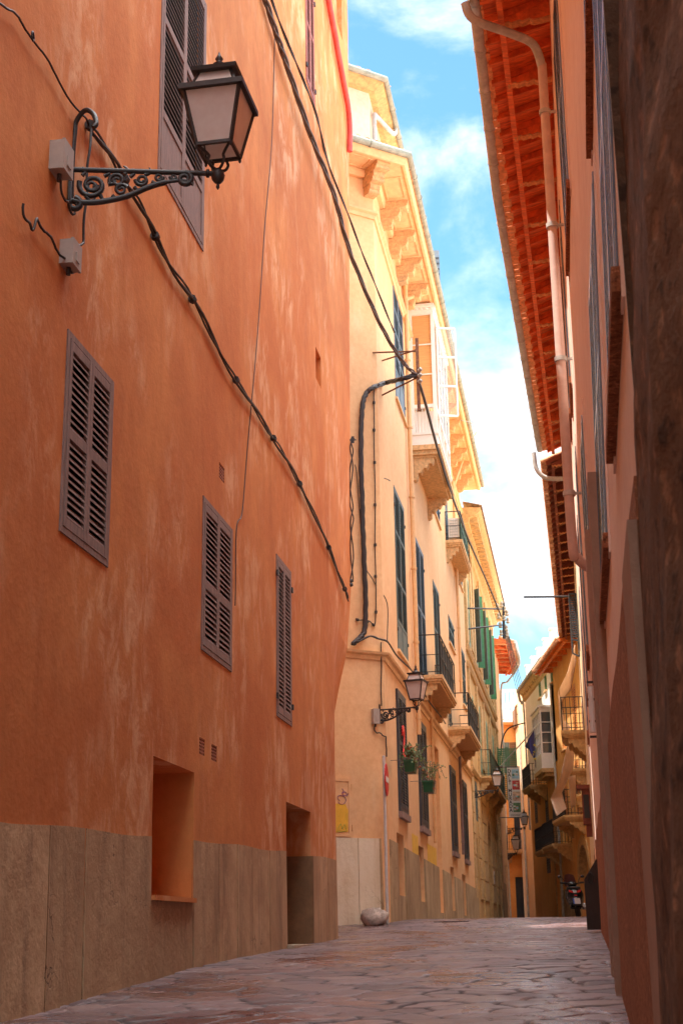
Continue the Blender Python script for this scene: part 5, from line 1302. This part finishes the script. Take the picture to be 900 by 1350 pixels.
p0 = W_R2.P(W_R2.at_y(44), at(735,787,44).z, -.1); q0 = at(690,787,44); m = MB(); m.tube([p0, q0], .035, 8); rod = m.build('iron_rod', 'iron'); tag(rod, 'thin iron rod sticking out from the second house on the right across the sky', 'rod')

# third house, ochre with the arched door, and the white topped one
X3 = 9.65
W_R3 = Wall([(X3,58.02),(X3,66)], -1); W_R4 = Wall([(X3,66.02),(X3,76)], -1)
HO3 = thing('ochre_house', 'ochre house with an arched door, canvas blinds and a glowing orange eave', 'house', (X3,62,gz(62)))
aq = (0.35,2.95,gz(60),3.35)
w3 = [(1.2,2.2,7.3,9.9),(4.6,5.6,7.6,9.9),(1.6,2.6,4.5,6.8),(5.0,5.9,4.2,6.0)]
m = MB(); facade(m, W_R3, 0, W_R3.len, -.3, 11.8, [hole(q,.2) for q in w3]+[hole(aq,.5)], step=3); body(m, W_R3.p, [(20,66),(20,58.02)], -.3, 11.8); m.build('wall', 'ochre', HO3)
def arch_ring(W, q, parent, mat, rise=None, dmat='wood_brown'):
    m = MB(); w = (q[1]-q[0])/2; cs = (q[0]+q[1])/2; zt_ = q[3]-w; nn = W.nrm(1)
    for k in range(14):
        a0, a1 = math.pi*k/14, math.pi*(k+1)/14; lo, hi = w*.97, w*1.28
        m.prism([W.P(cs+lo*math.cos(a0),zt_+lo*math.sin(a0),-.02),W.P(cs+hi*math.cos(a0),zt_+hi*math.sin(a0),-.02),W.P(cs+hi*math.cos(a1),zt_+hi*math.sin(a1),-.02),W.P(cs+lo*math.cos(a1),zt_+lo*math.sin(a1),-.02)], nn*.07)
        x0, x1 = w*math.cos(a0), w*math.cos(a1)
        m.prism([W.P(cs+x0,zt_+w*math.sin(a0),-.3),W.P(cs+x0,q[3]+.002,-.3),W.P(cs+x1,q[3]+.002,-.3),W.P(cs+x1,zt_+w*math.sin(a1),-.3)], nn*.29)
    wbox(m, W, q[0]-w*.28, q[0]-.003, q[2]-.2, zt_, -.02, .05); wbox(m, W, q[1]+.003, q[1]+w*.28, q[2]-.2, zt_, -.02, .05)
    m.build('arch_surround', mat, parent)
    m = MB(); wbox(m, W, q[0], q[1], q[2], q[3], -.46, -.40); m.build('door', dmat, parent)
arch_ring(W_R3, aq, HO3, 'stone_trim')
for q in w3: window(HO3, W_R3, q, simple('orange_varnished_wood', (.55,.20,.05), .5), (.5,), 0, slat=.1, hinge=False, sill=.1)
timber_eave(HO3, W_R3, 0, W_R3.len, 11.5, lambda s: .75, mat=simple('bright_oiled_timber', (.78,.22,.045), .6, var=.3), step=.7, big=2)
balcony(HO3, W_R3, .7, 4.2, 4.45, .85, h=1.02, slab='stone_trim', screen='mesh_black', nbr=2, bars=True)
m = MB(); m.tube([W_R3.P(7.6,gz(65),.1),W_R3.P(7.6,11,.1)], .05, 8); m.build('downpipe', 'galv', HO3)
m = MB(); strip(m, W_R3, 3.4, 8, -.3, lambda s: 1.7, .05); m.build('stone_base', 'yellow_plinth_side', HO3)
HW = thing('white_topped_house', 'house with a white upper wall, small green shutters and ochre lower floors on the right', 'house', (X3,70,gz(70)))
gq4 = [W_R4.quad((710,897),(712.5,895),(710,922),(712.5,920)), W_R4.quad((717.5,887),(720,885),(717.5,912),(720,910)), W_R4.quad((725.5,882),(728,880),(725.5,902),(728,900))]
gq4 = [(min(q[0],q[1]),max(q[0],q[1]),q[2],q[3]) for q in gq4]
low4 = [(.6,1.8,gz(67),3.6),(3.6,4.8,2.6,4.6),(3.2,4.2,4.9,6.6),(7.2,8.2,5.2,6.9)]
m = MB(); facade(m, W_R4, 0, W_R4.len, 7.4, 12.3, [hole(q,.2) for q in gq4], step=3)
m.add([(X3,66.02,12.3),(X3,76,12.3),(20,76,12.3),(20,66.02,12.3),(X3,76,7.4),(20,76,7.4)], [(0,1,2,3),(1,4,5,2)]); m.build('wall', 'white', HW)
m = MB(); facade(m, W_R4, 0, W_R4.len, -.3, 7.4, [hole(q,.3) for q in low4], step=3)
m.add([(X3,76,7.4),(20,76,7.4),(20,76,-.3),(X3,76,-.3)], [(0,1,2,3)]); m.build('lower_wall', 'ochre', HW)
for q in gq4: window(HW, W_R4, q, 'shutter_green', (.5,), 0, slat=.1, hinge=False, sill=.1, frame=.04)
for q in low4[1:]: window(HW, W_R4, q, 'shutter_navy', (.5,), 0, slat=.12, hinge=False)
arch_ring(W_R4, low4[0], HW, 'stone_trim', dmat='wood_dark')
m = MB(); sweep(m, W_R4, 0, W_R4.len, [(0,11.7),(.08,11.75),(.12,11.95),(.22,12.1),(.28,12.2),(.28,12.3),(0,12.34)]); cw = m.build('cornice', 'stone_trim', HW)
m = MB()
for k in range(14): wbox(m, W_R4, .2+k*.7, .45+k*.7, 11.92, 12.1, .06, .2)
m.build('bracket', 'stone_trim', cw)
m = MB(); gutter(m, [W_R4.P(0,12.32,.36),W_R4.P(10,12.32,.36)], .08); m.tube(spline([W_R4.P(9.9,12.3,.36),W_R4.P(9.9,11.9,.3),W_R4.P(9.85,11.6,.2),W_R4.P(9.8,11.2,.1),W_R4.P(9.8,5,.1)],5), .05, 8); m.build('gutter', 'galv', HW)
m = MB(); wbox(m, W_R4, 0, W_R4.len, 12.34, 13.0, -.35, -.15)
for k in range(5): wbox(m, W_R4, .0+k*2.4, .3+k*2.4, 12.34, 13.6, -.40, -.10); wbox(m, W_R4, -.04+k*2.4, .34+k*2.4, 13.6, 13.68, -.44, -.06)
m.build('parapet', 'white', HW)
# white glazed bay
s0_, s1_, z0_, z1_, o_ = .25, 3.0, 7.15, 9.95, .60
m = MB(); wbox(m, W_R4, s0_, s1_, z0_, z0_+.7, 0, o_); wbox(m, W_R4, s0_, s1_, z1_-.2, z1_, 0, o_); wbox(m, W_R4, s0_-.08, s1_+.08, z1_, z1_+.1, 0, o_+.08)
for k in range(6): s = s0_+(s1_-s0_-.08)*k/5; wbox(m, W_R4, s, s+.08, z0_+.7, z1_-.2, o_-.08, o_-.003)
wbox(m, W_R4, s0_, s0_+.08, z0_+.7, z1_-.2, 0, .10)
for k in range(1,4): z = z0_+.7+(z1_-z0_-.9)*k/4; wbox(m, W_R4, s0_+.01, s1_-.01, z-.02, z+.02, o_-.06, o_-.01); wbox(m, W_R4, s0_+.01, s0_+.05, z-.02, z+.02, .1, o_-.08)
by = m.build('glazed_bay', 'white_paint', HW)
m = MB(); wbox(m, W_R4, s0_+.05, s1_-.05, z0_+.7, z1_-.2, .06, o_-.045); m.build('pane', 'glass', by)
m = MB(); wbox(m, W_R4, s0_, s1_, z0_-.18, z0_, 0, o_+.02); wbox(m, W_R4, s0_+.15, s1_-.15, z0_-.34, z0_-.18, 0, o_-.15); m.build('floor_slab', 'stone_trim', by)
balcony(HW, W_R4, 3.2, 6.2, 6.7, .85, h=1.0, slab='stone_trim', nbr=2)
balcony(HO3, W_R3, 4.6, 7.9, 3.55, .85, h=1.02, slab='stone_trim', screen='mesh_black', nbr=2)
balcony(HW, W_R4, .1, 2.6, 3.5, .85, h=1.02, slab='stone_trim', screen='mesh_black', nbr=1)

# canvas blinds hanging out over the balconies
def blind(label, left, right, Y0, Y1, sag=.25):
    """cloth strip between two rows of pixels, bellied and creased, with a hem"""
    n = len(left); m = 7; m_ = MB(); vs = []
    lin = lambda P: [P[i].lerp(P[i+1], k_/5) for i in range(len(P)-1) for k_ in range(5)]+[P[-1]]
    L1 = lin([at(u,v,Y0+(Y1-Y0)*i/(n-1)) for i,(u,v) in enumerate(left)]); R1 = lin([at(u,v,Y0+(Y1-Y0)*i/(n-1)+.9) for i,(u,v) in enumerate(right)])
    k = len(L1)
    for a, b in zip(L1, R1):
        for j in range(m+1):
            t = j/m; p = a.lerp(b,t); p += V((-.06,-.10,-.02))*math.sin(math.pi*t)*sag+V((0,.015*math.sin(j*2.7+len(vs)*.07),0)); vs.append(p)
    q = m+1; f = [(i*q+j,i*q+j+1,(i+1)*q+j+1,(i+1)*q+j) for i in range(k-1) for j in range(m)]
    o = len(vs); vs2 = [p+V((.012,.02,0)) for p in vs]
    edge = [i*q for i in range(k)]+[(k-1)*q+j for j in range(1,q)]+[i*q+m for i in range(k-2,-1,-1)]+[j for j in range(m-1,0,-1)]
    m_.add(vs+vs2, f+[tuple(x+o for x in g[::-1]) for g in f]+[(edge[i],edge[(i+1)%len(edge)],edge[(i+1)%len(edge)]+o,edge[i]+o) for i in range(len(edge))], True)
    tag(m_.build('canvas_blind', 'cloth'), label, 'blind', 'canvas blinds on the right')
blind('beige canvas blind stretched from the dark eave down over the topmost balcony', [(757,850),(748,885),(736.5,908)], [(758.5,872),(752,910),(739,925)], 46, 44.5)
blind('beige canvas blind bellying in front of the topmost balcony rail', [(735,910),(737,945),(742,978)], [(738,922),(743,950),(751,958)], 44.5, 44)
blind('long pale canvas blind swinging out below the topmost balcony towards the street', [(747,982),(738,1025),(725,1053),(733,1076)], [(757,985),(755,1012),(740,1045),(746,1066)], 48, 47)
blind('narrow canvas blind hanging straight beside the second iron balcony', [(749,1024),(750,1045),(752,1066)], [(758,1022),(758.5,1044),(758,1062)], 49, 49)

# hotel banner, flag, far lamps
bY = 73.; b0, b1 = at(667.5,1012,bY), at(687.5,1077,bY); bw = b1.x-b0.x; bh = b0.z-b1.z
BN = thing('hotel_banner', 'tall cream banner with dark lettering and four photographs hung from the stone house', 'banner', (b0.x,bY,b1.z))
m = MB(); m.box(b0.x,b1.x,bY-.015,bY+.015,b1.z,b0.z); bo = m.build('cloth', 'banner', BN)
m = MB(); m.tube([(yx(bY)-.05,bY,b0.z+.03),(b1.x,bY,b0.z+.03)], .025, 8); m.tube([(yx(bY)-.05,bY,b1.z-.02),(b1.x,bY,b1.z-.02)], .02, 8); m.build('rod', 'iron', BN)
zl = b0.z-bh*.075
for ch in 'DALT MURADA':
    if ch != ' ':
        text_mesh('letter', ch, bh*.098, (b0.x+bw*.17, bY-.018, zl), (1,0,0), (0,0,1), 'ink', bo, .003, .006)
    zl -= bh*.079
for k in range(4):
    za = b0.z-bh*(.04+.225*k); zb = za-bh*.185; x0, x1 = b0.x+bw*.36, b0.x+bw*.94
    P_ = MB(); P_.box(x0,x1,bY-.021,bY-.0155,zb,za); pic = P_.build('photograph', ('pic_sky','pic_red','pic_tan','pic_green')[k], bo)
    for j in range(7):
        a_ = MB(); xx = random.uniform(x0+.02,x1-.14); zz = random.uniform(zb+.02,za-.14)
        a_.box(xx,xx+random.uniform(.07,.13),bY-.0235-.0006*j,bY-.0212,zz,zz+random.uniform(.05,.12)); a_.build('image_patch', random.choice(('pic_tan','pic_red','pic_green','banner','pic_sky','pic_tan')), pic)
m = MB(); 
for j in range(2): m.box(b0.x+bw*.12,b1.x-bw*.12,bY-.02,bY-.0155,b1.z+.06+j*.05,b1.z+.075+j*.05)
m.build('small_print', 'ink', bo)
FL = thing('flag', 'blue flag with yellow stars drooping from a pale pole above the banner', 'flag', at(675,1012,bY+.5))
m = MB(); fb = at(703,962,68.2); fa = V((yx(71.5)-.02,71.5,at(671,1018,71.5).z)); m.tube([fa, fb], .03, 8); m.ball(fb, .05, 8); m.build('pole', 'pole', FL)
vs = []; nu, nv = 14, 10; m = MB()
A, B_, C_, D_ = at(691,984,69.2), fb, at(707,1013,68.2), at(699,990,68.8)
for i in range(nu+1):
    for j in range(nv+1):
        t, w_ = i/nu, j/nv
        p = (A.lerp(B_,t)).lerp(D_.lerp(C_,t), w_); p += V((.05*math.sin(t*9+w_*3), .14*math.sin(t*11+w_*2), 0))*(.3+.7*w_); vs.append(p)
q = nv+1; f = [(i*q+j,i*q+j+1,(i+1)*q+j+1,(i+1)*q+j) for i in range(nu) for j in range(nv)]
m.add(vs, f, True); m.add([p+V((0,.012,0)) for p in vs], [g[::-1] for g in f], True)
fo_ = m.build('flag_cloth', 'flag', FL)
m = MB()
for (i,j) in ((11,6),(12,8),(9,7),(13,4)):
    c = vs[i*q+j]+V((0,-.02,0)); pts = []
    for k in range(10): r = .085 if k % 2 == 0 else .035; pts.append(c+V((r*math.sin(math.pi*k/5),0,r*math.cos(math.pi*k/5))))
    m.prism(pts, V((0,-.012,0)))
m.build('star', 'star', fo_)
def far_lamp(base_pix, Yb, tip_pix, label):
    b = at(*base_pix, Yb); tip = at(tip_pix[0], base_pix[1], Yb); d = V((tip.x-b.x, -.15, 0)); return wall_lamp(b, d, d.length, label, hook=False, height=.45, scale=.85)
far_lamp((622,1043), 55.6, (654,), 'dark lantern on the stone house below its long green screened balcony')
far_lamp((668,1092), 74.5, (690,), 'lantern under the hotel banner at the end of the stone house')
b = W_C.P(W_C.at_y(80),0,0); zz = at(676,1125,80).z; wall_lamp(V((b.x,b.y,zz)), W_C.nrm(2), .45, 'small blue tinted lantern in the shade below the far orange house', hook=False, height=.5)
m = MB(); m.tube(spline([at(660,996,73.6),at(661,978,73.6),at(668,962,73.4),at(680,956,73.2),at(692,953,73.)],5), .035, 8); tag(m.build('curved_bracket', 'iron'), 'curved black iron arm rising from the end of the stone house over the banner', 'bracket')

# ------------------------------------------------------------------ scooter
sb = at(763,1208,46.); sb.z = gz(46); 
SCO = thing('scooter', 'black motor scooter parked with its back to the camera in front of the arched door', 'scooter', sb)
fd = V((.12,1,0)).normalized(); sd = V((fd.y,-fd.x,0)); LEAN = V((-.13,0,1)).normalized()
def sp(x, y, z): return sb+sd*x+fd*y+LEAN*z
def loft(rings, name, mat, parent=SCO, n=14, e=2.4):
    vs = []
    for (cx,cy,cz,rx_,rz) in rings:
        for j in range(n):
            a = 2*math.pi*j/n; ca, sa = math.cos(a), math.sin(a)
            vs.append(sp(cx+rx_*1.25*math.copysign(abs(ca)**(2/e),ca), cy, cz+rz*math.copysign(abs(sa)**(2/e),sa)))
    m = MB(); k = len(rings); m.add(vs, [(i*n+j,i*n+(j+1)%n,(i+1)*n+(j+1)%n,(i+1)*n+j) for i in range(k-1) for j in range(n)]+[tuple(range(n-1,-1,-1)),tuple((k-1)*n+j for j in range(n))], True)
    return m.build(name, mat, parent)
def wheel(y, r, w):
    m = MB(); N_ = 26; vs = []
    for i in range(N_):
        a = 2*math.pi*i/N_
        for j in range(8):
            b_ = 2*math.pi*j/8; rr = r-.055+.055*math.cos(b_); vs.append(sp(w*math.sin(b_), y+rr*math.cos(a), r+rr*math.sin(a)))
    m.add(vs, [(i*8+j,((i+1)%N_)*8+j,((i+1)%N_)*8+(j+1)%8,i*8+(j+1)%8) for i in range(N_) for j in range(8)], True)
    t = m.build('wheel', 'tyre', SCO); h = MB(); h.lathe(sp(-w*.6,y,r), [(r*.1,0),(r*.66,.02),(r*.66,w*1.1),(r*.1,w*1.2)], 20, sd); h.build('rim', 'chrome', t)
wheel(0,.25,.065); wheel(1.28,.25,.055)
loft([(0,-.28,.74,.10,.05),(0,-.22,.74,.19,.12),(0,.0,.68,.21,.17),(0,.3,.62,.21,.19),(0,.55,.50,.19,.15),(0,.7,.40,.17,.10)], 'body', 'scooter_black')
loft([(0,-.24,.88,.10,.02),(0,-.15,.89,.16,.05),(0,.2,.88,.17,.05),(0,.5,.83,.14,.05),(0,.62,.80,.08,.03)], 'seat', 'tyre')
loft([(0,.55,.30,.16,.05),(0,.9,.30,.17,.05),(0,1.0,.34,.17,.06)], 'floorboard', 'scooter_black')
loft([(0,.92,.62,.20,.30),(0,1.0,.66,.23,.34),(0,1.10,.66,.17,.30),(0,1.16,.64,.08,.2)], 'leg_shield', 'scooter_black')
loft([(0,1.05,.45,.10,.10),(0,1.28,.52,.09,.05),(0,1.5,.45,.06,.03)], 'front_mudguard', 'scooter_black')
hb = loft([(0,.88,1.03,.10,.05),(0,.98,1.04,.13,.08),(0,1.08,1.0,.08,.06)], 'handlebar', 'scooter_black')
m = MB()
for sg in (-1,1): m.tube([sp(sg*.08,.93,1.04),sp(sg*.24,.90,1.07),sp(sg*.36,.84,1.08)], .018, 8); m.tube([sp(sg*.24,.89,1.07),sp(sg*.37,.835,1.08)], .028, 8)
m.build('grip', 'tyre', hb)
m = MB()
for sg in (-1,1): m.tube(spline([sp(sg*.2,.93,1.07),sp(sg*.27,.96,1.22),sp(sg*.33,.95,1.25)],4), .009, 6); m.ball(sp(sg*.36,.94,1.27), .065, 10, (1,.35,.7))
m.build('mirror', 'scooter_black', hb)
m = MB(); vs = []
for i in range(7):
    for j in range(7):
        t, w_ = i/6, (j/6-.5)*2; wd = .19*(1-.25*t*t) ; vs.append(sp(-.05+w_*wd, 1.05+.16*(1-w_*w_)-.12*t, .98+.38*t*(1-.12*w_*w_*t)))
f = [(i*7+j,i*7+j+1,(i+1)*7+j+1,(i+1)*7+j) for i in range(6) for j in range(6)]
m.add(vs, f, True); m.add([p+fd*.008 for p in vs], [g[::-1] for g in f], True); m.build('windscreen', 'screen', SCO)
for sg in (-1,1): 
    m = MB(); a = [sp(sg*.055,-.275,.73),sp(sg*.17,-.245,.76),sp(sg*.185,-.225,.83),sp(sg*.06,-.27,.79)]; m.prism(a if sg > 0 else a[::-1], -fd*.03); m.build('tail_light', 'red_lens', SCO)
m = MB(); m.prism([sp(-.05,-.275,.73),sp(.05,-.275,.73),sp(.055,-.27,.81),sp(-.055,-.27,.81)], -fd*.03); m.build('lamp_lens', 'clear_lens', SCO)
loft([(0,-.36,.36,.09,.02),(0,-.32,.44,.11,.14),(0,-.26,.52,.12,.16),(0,-.1,.56,.1,.1)], 'rear_mudguard', 'scooter_black')
m = MB(); m.prism([sp(-.11,-.375,.40),sp(.11,-.375,.40),sp(.11,-.355,.57),sp(-.11,-.355,.57)], -fd*.008); pl_ = m.build('number_plate', 'plate', SCO)
m = MB(); m.prism([sp(-.109,-.386,.402),(sp(-.07,-.386,.402)),sp(-.07,-.366,.568),sp(-.109,-.366,.568)], -fd*.004); m.build('blue_band', 'plate_blue', pl_)
m = MB(); m.prism([sp(-.04,-.30,.64),sp(.04,-.30,.64),sp(.04,-.29,.68),sp(-.04,-.29,.68)], -fd*.02); m.build('reflector', 'red_lens', SCO)
m = MB(); m.tube([sp(.22,-.36,.36),sp(.22,.2,.30),sp(.16,.35,.28)], [.07,.075,.04], 12); m.lathe(sp(.22,-.37,.362), [(.045,0),(.06,.01),(.06,.05)], 14, fd); m.build('exhaust', 'chrome', SCO)

# ------------------------------------------------------------------ sky and sun
SUN_EL = math.radians(72); az = V((-.97,-.24,0)).normalized()
to_sun = az*math.cos(SUN_EL)+V((0,0,math.sin(SUN_EL)))
sun = bpy.data.lights.new('sun', 'SUN'); sun.energy = 5; sun.angle = math.radians(.53); sun.color = (1,.93,.82)
so = bpy.data.objects.new('sun', sun); COL.objects.link(so); so.rotation_euler = (-to_sun).to_track_quat('-Z','Y').to_euler()
w = bpy.data.worlds.new('World'); scene.world = w; w.use_nodes = True; nt = w.node_tree
bg = nt.nodes['Background']; sky = N(nt, 'ShaderNodeTexSky', sky_type='NISHITA'); sky.sun_disc = False
sky.sun_elevation = SUN_EL; sky.sun_rotation = math.atan2(az.x, az.y); sky.air_density = 1.0; sky.dust_density = .4; sky.ozone_density = 1.2
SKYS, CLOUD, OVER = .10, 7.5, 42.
tc = N(nt, 'ShaderNodeTexCoord'); vec = tc.outputs['Generated']
mp = N(nt, 'ShaderNodeMapping'); mp.inputs['Scale'].default_value = (1,1,1.7); mp.inputs['Location'].default_value = (.35,.1,.42); L(nt, vec, mp.inputs['Vector'])
n1 = noise(nt, mp.outputs['Vector'], 3.4, 8, .58, .35)
sx = N(nt, 'ShaderNodeSeparateXYZ'); L(nt, vec, sx.inputs[0])
# cloud bank low over the street, thinner higher up; unseen overhead sky brightened to light the street
lowband = mul(nt, ramp(nt, sx.outputs['Z'], .47, .30), ramp(nt, sx.outputs['Z'], .14, .24))
thr = mul(nt, n1, mul(nt, lowband, .24), 'ADD')
mask = ramp(nt, thr, .50, .72)
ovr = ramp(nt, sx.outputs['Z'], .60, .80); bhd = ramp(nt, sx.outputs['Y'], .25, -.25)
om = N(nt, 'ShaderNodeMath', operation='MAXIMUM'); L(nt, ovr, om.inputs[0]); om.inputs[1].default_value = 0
tint = mix(nt, 1.0, sky.outputs['Color'], (.95,1.40,1.42), 'MULTIPLY')
c = mix(nt, mask, tint, (CLOUD,CLOUD*1.02,CLOUD*1.06))
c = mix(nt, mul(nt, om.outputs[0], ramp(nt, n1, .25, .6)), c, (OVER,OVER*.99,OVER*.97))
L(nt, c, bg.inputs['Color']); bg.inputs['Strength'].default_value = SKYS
scene.view_settings.view_transform = 'Standard'; scene.view_settings.look = 'None'; scene.view_settings.gamma = 1; scene.view_settings.exposure = 1.3
scene.view_settings.use_curve_mapping = False
scene.render.engine = 'CYCLES'; scene.cycles.max_bounces = 10; scene.cycles.diffuse_bounces = 6
scene.cycles.use_denoising = True; scene.cycles.sample_clamp_indirect = 8
